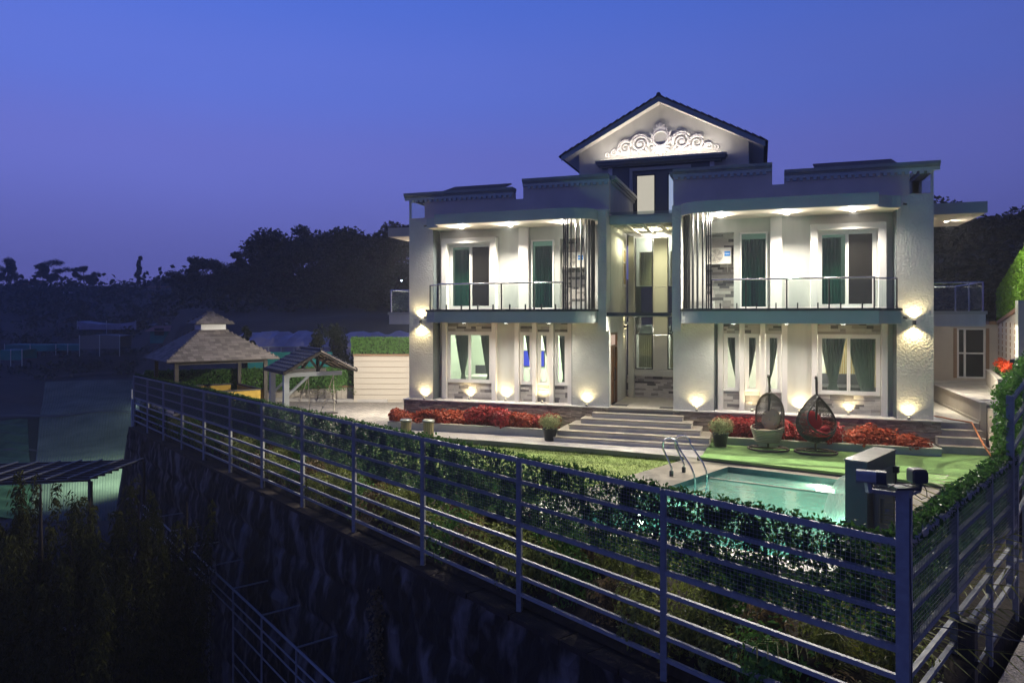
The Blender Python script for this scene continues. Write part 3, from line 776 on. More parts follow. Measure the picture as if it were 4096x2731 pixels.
for s in (1, -1):
    sd = 'right' if s > 0 else 'left'
    for wx, ps in cn.items():
        downlight(X(wx, s), -0.12, 6.92, E_CAN, f'bright round downlight in {sd} upper canopy {ps}', 'canopy downlights', tilt=(0, -.86, -1))
    for wx, ps in ((2.91, 'above the narrow windows'), (4.42, 'above the plain wall'), (5.95, 'above the wide window')):
        downlight(X(wx, s), -0.70, 3.585, E_SLAB, f'small downlight under {sd} balcony {ps}', 'balcony downlights', tilt=(0, -.25, -1))
    downlight(X(9.45, s), 3.4, 6.92, 3000 if s < 0 else 1300, f'downlight in the {sd} side canopy overhang', 'side downlights', tilt=(s*.6, -.2, -1))
    downlight(X(9.3, s), 3.0, 3.50, 6500 if s < 0 else 1200, f'downlight under the {sd} side balcony', 'side downlights', tilt=(s*1.0, .25 if s < 0 else -.2, -1))
    for wx, y, ps in ((1.78, -0.09, 'on the rough bay beside the steps'), (3.44, 0.30, 'below the narrow windows'), (4.83, 0.44, 'on the plain wall between windows'),
                      (6.22, 0.44, 'below the wide curtained window'), (7.75, -0.09, 'on the rough outer corner bay')):
        t = thing('wall_uplight', f'small glowing uplight {ps}, {sd} wing', 'uplight', (X(wx, s), y, FL), 'uplights along the plinth')
        MB().lathe([(0.0001, 0), (.045, 0), (.05, .06), (.055, .075), (.045, .075), (.04, .06)], (X(wx, s), y, FL + .001), 12).build('housing', G['flood_grey'], t, True)
        MB().lathe([(0.0001, 0), (.042, 0)], (X(wx, s), y, FL + .068), 12).build('lens', G['lamp_glow_warm'], t)
        light('SPOT', (X(wx, s), y, FL + .10), E_UP, YEL, t, 0.03, 140, 1.0, (0, 0.05, 1))
    # two-way wall lamp on the outer bay
    t = thing('two_way_wall_lamp', f'slim two way lamp lighting the rough outer bay, {sd} wing', 'wall lamp', (X(7.89, s), 0, 3.62), 'two way wall lamps')
    MB().lathe([(.0001, -.07), (.05, -.07), (.05, .07), (.0001, .07)], (X(7.89, s), -.09, 3.62), 12).build('housing', G['lamp_body'], t)
    MB().box(X(7.89, s)-.03, X(7.89, s)+.03, -.05, -.001, 3.58, 3.66).build('bracket', G['lamp_body'], t)
    for dz in (1, -1):
        MB().lathe([(.0001, 0), (.04, 0)], (X(7.89, s), -.09, 3.62 + dz*.073), 12).build('lens', G['lamp_glow_warm'], t)
        light('SPOT', (X(7.89, s), -.09, 3.62 + dz*.10), 130 if dz < 0 else 90, YEL, t, 0.03, 135, 0.8, (0, -.12, dz))
    # tiny camera at the canopy end and at the balcony slab end
    for z, yy, wx, nm in ((7.05, -0.25, 7.53, 'canopy'), (3.78, -0.25, 7.53, 'balcony slab')):
        t = thing('security_camera', f'tiny bullet camera at the outer end of the {sd} {nm}', 'camera', (X(wx, s), yy, z), 'security cameras')
        x = X(wx, s)
        MB().tube([(x, yy, z), (x + s*.05, yy, z)], .012, 6).build('bracket', G['white_upvc'], t)
        MB().tube([(x + s*.05, yy + .02, z), (x + s*.13, yy - .05, z - .03)], .028, 8).build('camera_body', G['lamp_body'], t)
# porch lamps
downlight(-3.9, 0.2, 3.795, 700, 'downlight under the flat dark canopy over the porch', 'porch downlights', tilt=(0, -1.2, -1))
downlight(-3.1, 1.7, 3.795, 90, 'second downlight deeper under the porch canopy', 'porch downlights')
t = thing('porch_wall_lamp', 'two way lamp on the porch wall beside the wooden door', 'wall lamp', (-4.72, 2.78, 3.43))
MB().box(-4.719, -4.62, 2.73, 2.83, 3.37, 3.49).build('housing', G['lamp_body'], t)
for dz in (1, -1):
    MB().box(-4.70, -4.64, 2.75, 2.81, 3.43 + dz*.061, 3.43 + dz*.063).build('lens', G['lamp_glow_warm'], t)
    light('SPOT', (-4.65, 2.78, 3.43 + dz*.09), 28, YEL, t, .02, 50, .5, (-.12, 0, dz))
t = thing('porch_uplight', 'small light on the dado ledge inside the porch', 'uplight', (-4.0, 3.1, 1.85))
MB().lathe([(.0001, 0), (.035, 0), (.035, .05)], (-4.0, 3.12, 1.851), 10).build('housing', G['flood_grey'], t)
MB().lathe([(.0001, 0), (.03, 0)], (-4.0, 3.12, 1.895), 10).build('lens', G['lamp_glow_soft'], t)
light('SPOT', (-4.0, 3.1, 1.95), 12, YEL, t, .03, 100, .8, (0, .1, 1))
t = thing('porch_ceiling_lamp', 'flat ceiling lamp hidden above the white porch pergola', 'ceiling lamp', (-3.7, 1.8, 7.07))
MB().box(-3.62, -3.50, 1.4, 2.2, 7.05, 7.079).build('diffuser', G['lamp_glow_soft'], t)
light('AREA', (-3.56, 1.8, 7.045), 260, (1.0, 0.93, 0.56), t, sx=.1, sy=.8)
# strip lamp lying on the gable cornice, washing the ornament
t = thing('cornice_strip_lamp', 'long strip lamp on the gable cornice below the ornament', 'strip lamp', (-3.68, 4.6, 9.95))
MB().box(-6.0, -1.36, 4.50, 4.60, 9.951, 9.975).build('channel', G['white_paint'], t)
MB().box(-5.98, -1.38, 4.52, 4.58, 9.976, 9.982).build('diffuser', G['lamp_glow_soft'], t)
light('AREA', (-3.68, 4.47, 9.99), 60, (1.0, 0.88, 0.76), t, sx=4.5, sy=.05, to=(0, .30, 1))

# ---- outdoor air conditioner units in the balcony niches
def make_ac(s, label):
    cx = X(2.42, s); t = thing('air_conditioner', label, 'air conditioner', (cx, 0.75, 5.55), 'outdoor air conditioner units')
    MB().box(cx-.38, cx+.38, .62, .90, 5.50, 6.02).build('casing', G['ac_white'], t)
    MB().lathe([(.0001, 0), (.05, -.012), (.20, -.004), (.215, .004)], (0, 0, 0), 24)
    f = MB()
    for r in (.05, .08, .11, .14, .17, .20, .215): f.tube([(cx-.10 + r*math.cos(a), .608, 5.76 + r*math.sin(a)) for a in [2*math.pi*k/24 for k in range(24)]], .005, 4, closed=True)
    for k in range(10): f.beam((cx-.10, .606, 5.76), (cx-.10 + .215*math.cos(R(36*k)), .606, 5.76 + .215*math.sin(R(36*k))), .006, .006)
    f.build('fan_grille', G['ac_grille'], t)
    fb = MB()
    for k in range(5):
        a = R(72*k); fb.add([(cx-.10 + .04*math.cos(a), .616, 5.76 + .04*math.sin(a)), (cx-.10 + .20*math.cos(a+.3), .612, 5.76 + .20*math.sin(a+.3)), (cx-.10 + .20*math.cos(a+1.0), .618, 5.76 + .20*math.sin(a+1.0))], [(0,1,2)])
    fb.build('fan_blade', G['flood_grey'], t)
    MB().box(cx+.17, cx+.35, .612, .6195, 5.75, 5.90).build('badge', G['ac_blue'], t)
    cu = bpy.data.curves.new('logo', 'FONT'); cu.body = 'Haier'; cu.size = .075; cu.align_x = 'CENTER'; cu.align_y = 'CENTER'; cu.extrude = .001
    tmp = bpy.data.objects.new('tmp', cu); COL.objects.link(tmp); bpy.context.view_layer.update()
    lm = bpy.data.meshes.new_from_object(tmp); bpy.data.objects.remove(tmp); lm.materials.clear(); lm.materials.append(G['logo_white'])
    lo = bpy.data.objects.new('lettering', lm); COL.objects.link(lo)
    lo.location = (cx+.26, .610, 5.825); lo.rotation_euler = (R(90), 0, 0); lo.parent = t; lo.matrix_parent_inverse = Matrix.Translation(-t.location)
    for dx in (-.26, .26):
        b = MB(); b.box(cx+dx-.015, cx+dx+.015, .66, 1.018, 5.46, 5.499); b.beam((cx+dx, .70, 5.46), (cx+dx, 1.0, 5.25), .02, .03); b.build('bracket', G['ac_white'], t)
    MB().tube([(cx+.385, .72, 5.7), (cx+.42, .74, 5.68), (cx+.42, .9, 5.6), (cx+.40, 1.0, 5.5), (cx+.3, 1.0, 5.2)], .014, 6).build('pipe', G['ac_grille'], t)
make_ac(1, 'white air conditioner in the stone niche of the right balcony')
make_ac(-1, 'white air conditioner in the left balcony niche behind louvre slats')

# ---- curtains
def curtain(s, w0, w1, z0, z1, y, m, label, tied=None, group='window curtains', folds=9, tie_at=0.3, tw=0.12):
    """pleated curtain; tied = wing coordinate the cloth is gathered to"""
    n, k = folds*6, 16; b = MB(); H = z1 - z0
    for j in range(k+1):
        v = j/k; z = z0 + H*v
        if tied is None: a, c = w0, w1
        else:
            if v >= tie_at: u = ((v - tie_at)/(1 - tie_at))**0.75; hw = tw*.5
            else: u = 0; hw = tw*.5 + (tie_at - v)/tie_at*tw*.55
            a = (tied - hw)*(1-u) + w0*u; c = (tied + hw)*(1-u) + w1*u
        for i in range(n+1):
            t = i/n; amp = 0.035 if tied is None else 0.018 + 0.02*v
            b.v.append((X(a + (c-a)*t, s), y + amp*math.sin(2*math.pi*folds*t + 0.6*math.sin(5*v)) + .01*math.sin(31*t), z))
    for j in range(k):
        for i in range(n): q = j*(n+1)+i; b.f.append((q, q+1, q+n+2, q+n+1))
    t = thing('curtain', label, 'curtain', (X((w0+w1)/2, s), y, z1), group)
    b.build('cloth', G[m], t, True)
    MB().tube([(X(w0-.03, s), y, z1), (X(w1+.03, s), y, z1)], .012, 6).build('rod', G['steel'], t)
    if tied is not None: MB().tube([(X(tied + (tw*.5+.02)*math.cos(a), s), y + .055*math.sin(a), z0 + H*tie_at) for a in [2*math.pi*q/12 for q in range(12)]], .014, 6, closed=True).build('tieback', G[m], t)
    return t
curtain(1, 5.44, 6.20, 1.38, 3.22, .92, 'curtain_grey', 'grey curtain tied at its waist in the right wing wide window', tied=5.82, tie_at=.22, tw=.2)
curtain(1, 6.20, 7.02, 1.30, 3.22, .92, 'curtain_grey', 'grey curtain swept aside at right in right wing wide window', tied=6.82, tie_at=.08, tw=.34)
curtain(-1, 6.35, 6.98, 1.38, 3.22, .92, 'curtain_grey', 'grey curtain tied at its waist in the left wing wide window', tied=6.66, tie_at=.20)
curtain(-1, 5.45, 5.98, 1.30, 3.22, .92, 'curtain_grey', 'grey curtain tied at right in the left wing wide window', tied=5.60, tie_at=.20, tw=.2)
for s in (1, -1):
    sd = 'right' if s > 0 else 'left'
    for i, (a, b) in enumerate(NARROW):
        nm = ('nearest the porch', 'in the middle', 'farthest from the porch')[i]
        tt = {(1,0): b-.06, (1,1): a+.06, (1,2): a+.10, (-1,2): a+.10, (-1,1): a+.04, (-1,0): (a+b)/2}[(s, i)]
        curtain(s, a+.08, b-.06, 1.35, 3.22, .90, 'curtain_grey', f'grey curtain in {sd} wing narrow window {nm}', tied=tt, tie_at=.22, folds=5, tw=.10)
    curtain(s, 5.42, 6.05 if s > 0 else 6.98, 4.1, 6.25, .90, 'curtain_green', f'dark green curtain behind {sd} upper sliding door', folds=7)
    curtain(s, 3.10, 3.88, 4.1, 6.28, .90, 'curtain_green', f'dark green curtain behind {sd} upper narrow door', folds=8)
def hall_curtain(x0, x1, z0, z1, label):
    b = MB(); n = 48
    for z in (z0, (z0+z1)/2, z1):
        for i in range(n+1): b.v.append((x0 + (x1-x0)*i/n, 3.55 + .04*math.sin(i*.9), z))
    for j in range(2):
        for i in range(n): q = j*(n+1)+i; b.f.append((q, q+1, q+n+2, q+n+1))
    t = thing('curtain', label, 'curtain', ((x0+x1)/2, 3.55, z1), 'window curtains'); b.build('cloth', G['curtain_cream'], t, True)
    MB().tube([(x0, 3.55, z1), (x1, 3.55, z1)], .012, 6).build('rod', G['steel'], t)
hall_curtain(-4.30, -3.78, 1.9, 3.12, 'cream curtain low in the porch glazing, left pane')
hall_curtain(-3.14, -2.7, 1.9, 3.12, 'cream curtain low in the porch glazing, right pane')
hall_curtain(-4.28, -3.80, 4.95, 6.2, 'cream curtain in upper porch glazing, left pane')
hall_curtain(-3.14, -2.7, 4.95, 6.2, 'cream curtain in upper porch glazing, right pane')

# ---- rooms: ceiling lamps and a little furniture
def room_lamp(x, y, z, energy, col, label):
    t = thing('ceiling_lamp', label, 'ceiling lamp', (x, y, z), 'ceiling lamps in the rooms')
    MB().lathe([(.0001, 0), (.16, 0), (.16, -.04), (.0001, -.05)], (x, y, z), 16).build('diffuser', G['lamp_glow_soft'], t, True)
    light('POINT', (x, y, z - .15), energy, col, t, .12)
room_lamp(X(4.8, 1), 2.4, 3.49, 520, (1.0, .90, .72), 'ceiling lamp in the right ground floor room')
room_lamp(X(4.8, -1), 2.4, 3.49, 620, (1.0, .93, .76), 'ceiling lamp in the left ground floor room')
room_lamp(X(5.2, 1), 2.6, 6.88, 40, (.8, 1.0, .85), 'dim ceiling lamp in the right upper room')
room_lamp(X(5.2, -1), 2.6, 6.88, 40, (.8, 1.0, .85), 'dim ceiling lamp in the left upper room')
room_lamp(-3.7, 4.0, 6.88, 60, (1.0, .95, .8), 'ceiling lamp in the stair hall')
room_lamp(-3.7, 4.0, 3.48, 40, (1.0, .95, .8), 'lower ceiling lamp in the stair hall')
t = thing('television', 'wall television with a blue screen in the left wing room', 'television', (X(4.9, -1), 4.5, 2.0))
emat('tv_blue', (0.10, 0.13, 0.85), 1.1)
x = X(5.15, -1); MB().box(x-.55, x+.55, 4.53, 4.59, 1.75, 2.42).build('casing', G['furniture_dark'], t); MB().box(x-.52, x+.52, 4.522, 4.529, 1.78, 2.39).build('screen', G['tv_blue'], t)
t = thing('slatted_wall_panel', 'fluted timber panel on the wall of the right ground floor room', 'wall panel', (X(6.6, 1), 4.55, FL))
for k in range(26): MB().box(X(5.9, 1)+.075*k, X(5.9, 1)+.075*k+.05, 4.55, 4.59, FL, 3.3).build('slat', G['room_slat'], t)
for s, lb in ((1, 'dark sofa in the right ground floor room'), (-1, 'dark bed with pale cover in the left ground floor room')):
    x = X(6.4, s); t = thing('sofa' if s > 0 else 'bed', lb, 'sofa' if s > 0 else 'bed', (x, 3.0, FL))
    MB().box(x-.9, x+.9, 2.3, 3.7, FL+.1, FL+.50).build('base', G['furniture_dark'], t); MB().box(x-.9, x+.9, 3.71, 3.85, FL+.1, FL+1.0).build('headboard' if s < 0 else 'backrest', G['furniture_dark'], t)
    MB().box(x-.85, x+.85, 2.35, 3.65, FL+.501, FL+.66).build('cushion', G['room_white' if s < 0 else 'furniture_dark'], t)
# door mats
for x, y, lb in ((-4.45, 0.55, 'dark doormat at the wooden front door'), (-2.85, 0.30, 'dark doormat at the right side of the porch')):
    MBo = MB().box(x-.25, x+.25, y-.18, y+.18, FL+.002, FL+.015).build('doormat', G['lamp_body']); tag(MBo, lb, 'doormat', 'doormats')
# ================================================================= GROUND, POOL, WALLS, FENCES
ZS = 36.0
def fpost(k, z=0.0): return site(ZS*(-0.526029 + 0.0529444*k), ZS*(1 - 0.06665*k), z)
def ftop(k): return 1.522 - (12 - k)*0.0579
FB = 2.52                                    # fence height
fdir = (fpost(0) - fpost(12)).normalized()   # along the fence, away from the corner
fin = Vector((-fdir.y, fdir.x, 0))           # towards the garden
if (Vector((-3, 0, 0)) - fpost(6)).dot(fin) < 0: fin = -fin
def inside(x, y): return (Vector((x, y, 0)) - fpost(6)).dot(fin)

# ---- far terrain: valley on the left, hillside behind
def lerp_tab(tab, x):
    for (a, b), (c, d) in zip(tab, tab[1:]):
        if x <= c: return b + (d-b)*max(0, (x-a))/(c-a)
    return tab[-1][1]
TL = [(0, -8.5), (40, -9), (63, -8.6), (90, -5.2), (120, -1.8), (140, 0.8), (220, 13), (300, 16), (900, 10)]
TR = [(0, -3), (43, -3), (46, 0.0), (56, 0.9), (100, 5), (220, 15), (300, 18), (900, 12)]
def terrain_z(lat, d):
    a = lat / max(d, 6)
    t = min(1, max(0, (a + 0.53)/0.08)); t = t*t*(3-2*t)
    p = site(lat, d); ins = inside(p.x, p.y)
    near = -3.2 if ins > 0.6 else -8.5
    zl = lerp_tab(TL, d); zr = lerp_tab(TR, d)
    z = zl*(1-t) + zr*t
    if d < 44: z = near if (ins <= 0.6 or a > -0.55) else zl
    return z + (0.25*math.sin(lat*.21 + d*.13) + 0.35*math.sin(d*.31 - lat*.07) if d > 44 else 0)
b = MB(); nA, ds = 150, [1.5]
while ds[-1] < 850: ds.append(ds[-1]*1.045 + 0.12)
for d in ds:
    for i in range(nA+1):
        a = R(-64 + 128*i/nA); lat = d*math.sin(a)*1.0; dd = d*math.cos(a)
        b.v.append(tuple(site(lat, dd, terrain_z(lat, dd))))
for j in range(len(ds)-1):
    for i in range(nA): q = j*(nA+1)+i; b.f.append((q, q+1, q+nA+2, q+nA+1))
ground = struct(b.build('hillside_ground', G['field_soil'], None, True))
b = MB(); b.add([tuple(site(x, y, -9.5)) for x, y in ((-900, -900), (900, -900), (900, 3), (-900, 3))], [(0,1,2,3)])
struct(b.build('lower_ground', G['soil']))

# ---- driveway, path, lawn, turf
def brickmat():
    m = bpy.data.materials.new('paver'); m.use_nodes = True; nt = m.node_tree; N = nt.nodes; L = nt.links; p = N['Principled BSDF']
    tc = N.new('ShaderNodeTexCoord'); mp = N.new('ShaderNodeMapping'); mp.inputs['Rotation'].default_value = (0, 0, R(28)); mp.inputs['Scale'].default_value = (1, 1, 1)
    L.new(tc.outputs['Object'], mp.inputs[0])
    br = N.new('ShaderNodeTexBrick'); br.inputs['Color1'].default_value = (.36, .32, .27, 1); br.inputs['Color2'].default_value = (.20, .18, .155, 1); br.inputs['Mortar'].default_value = (.07, .06, .05, 1)
    br.inputs['Scale'].default_value = 2.2; br.inputs['Mortar Size'].default_value = .03; br.inputs['Brick Width'].default_value = .6; br.inputs['Row Height'].default_value = .3
    L.new(mp.outputs[0], br.inputs['Vector']); L.new(br.outputs[0], p.inputs['Base Color']); p.inputs['Roughness'].default_value = .65
    bp = N.new('ShaderNodeBump'); bp.inputs['Strength'].default_value = .8; bp.inputs['Distance'].default_value = .02; bp.invert = True
    L.new(br.outputs['Fac'], bp.inputs['Height']); L.new(bp.outputs[0], p.inputs['Normal']); return m
G['paver'] = brickmat()
bank_in = lambda k, z: fpost(k, z) + fin*2.0
dv = [(-11.6, -2.2, -.105), tuple(bank_in(6.6, -.275)), tuple(bank_in(3, -.36)), tuple(bank_in(0.3, -.48)), tuple(site(-18.3, 36.9, -.50)), tuple(site(-1.5, 36.9, -.50)), (-12.3, 8.8, -.35), (-12.3, -0.1, -.12)]
b = MB(); b.add(dv + [(-15.5, 2.0, -.25)], [(i, (i+1) % 8, 8) for i in range(8)]); struct(b.build('driveway', G['paver']))
edge = [(-12.4, -2.18), (-10.2, -2.28), (-7.5, -2.43), (-5.0, -2.62), (-3.2, -2.85), (-1.95, -3.02)]
walk = [(-12.4, -0.12)] + edge + [(-1.42, -3.05), (-1.42, -0.12)]
struct(MB().prism(walk, -.34, -.104).build('path_base', G['edge_olive'])); struct(MB().prism(walk, -.103, -.098).build('path', G['path_white']))
lawn = [(-11.6, -2.2), (-10.2, -2.25), (-7.5, -2.40), (-5.0, -2.59), (-3.2, -2.82), (-1.9, -2.9), (-2.0, -3.6), (-4.9, -10.6)] + [tuple(bank_in(k, 0))[:2] for k in (10.2, 9, 8, 7, 6.6)]
b = MB(); b.add([(x, y, -.26) for x, y in lawn], [tuple(range(len(lawn)))]); struct(b.build('lawn', G['lawn']))
b = MB(); n = 64
for i in range(n+1):
    k = 12.0*i/n
    for j, t in enumerate((0.0, .25, .5, .75, 1.0)):
        zb = ftop(k) - FB + .03; zi = -.27 - .012*max(0, 6-k) if k < 6 else -.27
        p = fpost(k) + fin*(0.12 + 1.9*t); z = zb + (zi - zb)*(t**.8) + .05*math.sin(i*1.7 + j*2.1)*(0 < j < 4)
        b.v.append((p.x, p.y, z))
for i in range(n):
    for j in range(4): q = i*5+j; b.f.append((q, q+1, q+6, q+5))
struct(b.build('planted_bank', G['soil'], None, True))
tf = [(-1.43, -1.2), (-1.50, -3.18), (-1.62, -3.42), (1.95, -4.36), (4.4, -5.03), (7.4, -2.0), (7.4, -0.1), (5.9, -0.68), (4.73, -0.68), (4.73, -0.12), (-1.43, -0.12)]
struct(MB().prism(tf, -.30, -.06).build('turf_kerb', G['kerb_dark'])); struct(MB().prism(tf, -.059, 0).build('turf', G['turf']))

# ---- swimming pool
pu = Vector((.966, -.261, 0)); pv = Vector((-.401, -.916, 0)); p0 = Vector((-.78, -3.98, 0)); PW, PL = 4.25, 6.6
def pp(a, c, z=0.0): q = p0 + pu*a + pv*c; return Vector((q.x, q.y, z))
pool = thing('swimming_pool', 'small swimming pool with teal walls and slate surround', 'pool', pp(PW/2, PL/2, -.1))
def quadprism(b, a0, a1, c0, c1, z0, z1): return b.prism([tuple(pp(a, c))[:2] for a, c in ((a0, c0), (a1, c0), (a1, c1), (a0, c1))], z0, z1)
b = MB(); quadprism(b, -1.32, PW+.48, -.36, 0, -.40, -.10); quadprism(b, -1.32, 0, 0, PL, -.40, -.10); quadprism(b, PW, PW+.48, 0, PL, -.40, -.10); quadprism(b, -1.32, PW+.48, PL, PL+.55, -.40, -.10)
b.build('deck', G['deck_slate'], pool)
b = MB(); b.prism([tuple(p)[:2] for p in (pp(-1.32, -.36), pp(.0, -.36), (-1.55, -3.40), (-1.42, -3.05), (-1.95, -3.02))], -.36, -.104); b.build('deck_corner', G['deck_slate'], pool)
b = MB(); quadprism(b, -.05, PW+.05, -.05, 0, -1.5, -.30); quadprism(b, -.05, 0, 0, PL, -1.5, -.30); quadprism(b, PW, PW+.05, 0, PL, -1.5, -.30); quadprism(b, -.05, PW+.05, PL, PL+.05, -1.5, -.30); quadprism(b, 0, PW, 0, PL, -1.52, -1.40)
b.build('basin', G['pool_teal'], pool)
b = MB(); quadprism(b, -.04, PW+.04, -.04, .005, -.30, -.101); quadprism(b, -.04, .005, .005, PL, -.30, -.101); quadprism(b, PW-.005, PW+.04, .005, PL, -.30, -.101)
b.build('waterline_tiles', G['pool_band'], pool)
b = MB(); quadprism(b, .006, PW-.006, 1.0, 1.06, -1.40, -.215); b.build('divider_wall', G['feature_top'], pool)
b = MB(); quadprism(b, .006, PW-.006, .006, 1.0, -1.40, -.75); b.build('shallow_ledge', G['pool_teal'], pool)
nw = 40; b = MB()
wa = MB(); wa.add([tuple(pp(.006, .006, -.245)), tuple(pp(PW-.006, .006, -.245)), tuple(pp(PW-.006, PL-.006, -.245)), tuple(pp(.006, PL-.006, -.245))], [(3,2,1,0)])
struct(wa.build('water', G['pool_water']))
t = thing('pool_light', 'bright underwater lamp in the far pool wall', 'pool light', pp(2.35, .03, -.45))
q = pp(2.35, .012, -.45)
b = MB(); b.obox(q, pu, pv, (0,0,1), .20, .012, .10); b.build('lens', emat('pool_lamp_glow', (1.0, .95, .70), 30), t)
light('SPOT', pp(2.35, .10, -.45), 380, (1.0, .93, .68), t, .06, 165, .8, tuple(pv))
for a, c, e in ((0.1, 4.2, 420), (PW-.1, 3.2, 380)):
    t = thing('pool_light', 'pool lamp in the left basin wall below water' if a < 1 else 'pool lamp in the right basin wall below water', 'pool light', pp(a, c, -.6))
    q = pp(.012 if a < 1 else PW-.012, c, -.6); b = MB(); b.obox(q, pv, pu, (0,0,1), .12, .01, .12); b.build('lens', G['pool_lamp_glow'], t)
    light('SPOT', pp(a, c, -.6), e, (.55, 1.0, .72), t, .06, 165, .8, tuple(pu if a < 1 else -pu))
# ladder
lad = thing('pool_ladder', 'curved stainless steel pool ladder rails', 'pool ladder', pp(-.2, 1.6, -.1))
for c in (1.32, 1.92):
    P = [pp(-.52, c, -.09), pp(-.52, c, .10)]
    P += [pp(-.52, c, .10).lerp(pp(-.74, c, .55), u) for u in (.3, .65, 1)]
    P += [pp(-.55 + .20*math.cos(a), c, .62 + .20*math.sin(a)) for a in [R(180 - 18*k) for k in range(1, 10)]]
    P += [pp(-.35, c, .62).lerp(pp(.07, c, .05), u) for u in (.0, .4, .75)] + [pp(.05, c, .0), pp(.07, c, -.15), pp(.07, c, -.95)]
    MB().tube(P, .024, 8).build('handrail', G['steel'], lad, True)
    q = pp(-.52, c, -.05); MB().lathe([(.05, -.05), (.05, .07), (.03, .09), (.0001, .09)], tuple(q), 10).build('foot_boot', G['pot_black'], lad)
for z in (-.45, -.75): MB().tube([pp(.07, 1.32, z), pp(.07, 1.92, z)], .02, 6).build('rung', G['steel'], lad)
# water feature block
fd_ = Vector((.688*cY - .725*sY, .688*sY + .725*cY, 0)).normalized()       # long axis
fw_ = Vector((fd_.y, -fd_.x, 0))
fc = site(5.965, 12.44, 0)                                                   # near left corner line
wfm = thing('waterfall_wall', 'grey free standing waterfall block at the pool edge', 'water feature', (fc.x, fc.y, -.1))
cen = site(5.81, 12.53, 0) + fw_*.18 + fd_*.80
b = MB(); b.obox((cen.x, cen.y, .595), fd_, fw_, (0,0,1), .80, .18, .695); b.build('block', G['feature_grey'], wfm)
b = MB(); b.obox((cen.x, cen.y, 1.306), fd_, fw_, (0,0,1), .815, .195, .0145); b.build('coping', G['feature_top'], wfm)
b = MB(); q = cen + fw_*.19
b.obox((q.x + fd_.x*.15, q.y + fd_.y*.15, .5), fd_, fw_, (0,0,1), .45, .01, .55); b.build('access_panel', G['pipe_grey'], wfm)
b = MB()
for du, z0, z1 in ((-.55, -.1, .95), (-.30, .2, .62)): q = cen + fw_*.26 + fd_*du; b.tube([(q.x, q.y, z0), (q.x, q.y, z1)], .055, 10)
q1 = cen + fw_*.24 - fd_*.30; q2 = cen + fw_*.24 + fd_*.1; b.tube([(q1.x, q1.y, .30), (q2.x, q2.y, .30)], .055, 10)
b.build('pump_pipe', G['pipe_grey'], wfm)
q = cen + fw_*.24 + fd_*.62; b = MB(); b.obox((q.x, q.y, .98), fd_, fw_, (0,0,1), .05, .05, .06); b.tube([(q.x, q.y, .92), (q.x, q.y, .4)], .02, 6); b.build('valve', G['lamp_body'], wfm)
b = MB(); n, m = 14, 16
for j in range(m+1):
    u = j/m; off = -.18 - .52*u**.55 * (1 if u > 0 else 0); z = .98 - 1.225*u**1.6
    for i in range(n+1):
        q = cen + fd_*(-.62 + 1.24*i/n) + fw_*(off + .012*math.sin(i*2.1 + j*.5)); b.v.append((q.x, q.y, z))
for j in range(m):
    for i in range(n): k = j*(n+1)+i; b.f.append((k, k+1, k+n+2, k+n+1))
b.build('water_sheet', G['falling_water'], wfm, True)

# ---- planters along the plinth
def planter(x0, x1, y0, y1, z0, z1, label, m='planter_paint', group='planters along the plinth'):
    t = thing('planter', label, 'planter', ((x0+x1)/2, (y0+y1)/2, z0), group); th = .14
    b = MB(); b.box(x0, x1, y0, y0+th, z0, z1); b.box(x0, x0+th, y0+th, y1, z0, z1); b.box(x1-th, x1, y0+th, y1, z0, z1); b.build('wall', G[m], t)
    MB().box(x0-.02, x1+.02, y0-.02, y0+th+.01, z1+.001, z1+.022).build('coping', G['floor_tile'], t)
    MB().box(x0+th, x1-th, y0+th, y1, z0, z1-.06).build('soil', G['soil'], t)
planter(-12.28, -6.42, -1.25, -.14, -.10, .14, 'long low planter of red plants below left wing')
planter(-1.05, 4.66, -1.25, -.14, .0, .19, 'long low planter of red plants below right wing')

# ---- right side: steps, passage, upper terrace, garden walls
st = thing('side_steps', 'grey stone steps at the right corner of the villa', 'steps', (5.3, -.3, 0))
for i, (y, z) in enumerate(((-.70, .20), (-.40, .40), (-.10, .58), (.20, .75))):
    MB().box(4.74, 5.92, y+.012, .5 - .002*i, 0.001, z-.026).build('riser', G['floor_tile_grey'], st)
    MB().box(4.735, 5.925, y, .5 - .002*i, z-.025, z).build('tread', G['step_stone'], st)
ps = struct(MB().box(4.735, 5.93, .503, 8.9, -.3, .735).build('passage_floor', G['grout']))
for j in range(14):
    for i in range(2): piece('paving_slab', 'floor_tile', ps, (5.035 + .6*i, .80 + .6*j, .742), (.592, .592, .016))
sw = thing('terrace_wall', 'low cream retaining wall of the upper side terrace', 'wall', (5.95, 4.5, .7))
MB().box(5.935, 6.08, .2, 8.9, -.2, 1.33).build('wall', G['beige_wall'], sw); MB().box(5.90, 5.934, .2, 8.9, .751, .83).build('skirting', G['step_stone'], sw); MB().box(5.91, 6.10, .18, 8.9, 1.331, 1.355).build('coping', G['floor_tile_grey'], sw)
tr = struct(MB().box(6.085, 8.9, .2, 9.0, -.3, 1.285).build('terrace_floor', G['grout']))
for j in range(12):
    for i in range(4): piece('paving_slab', 'floor_tile_grey' if (i + j) % 2 else 'floor_tile', tr, (6.42 + .66*i, 1.9 + .60*j, 1.292), (.652, .592, .016))
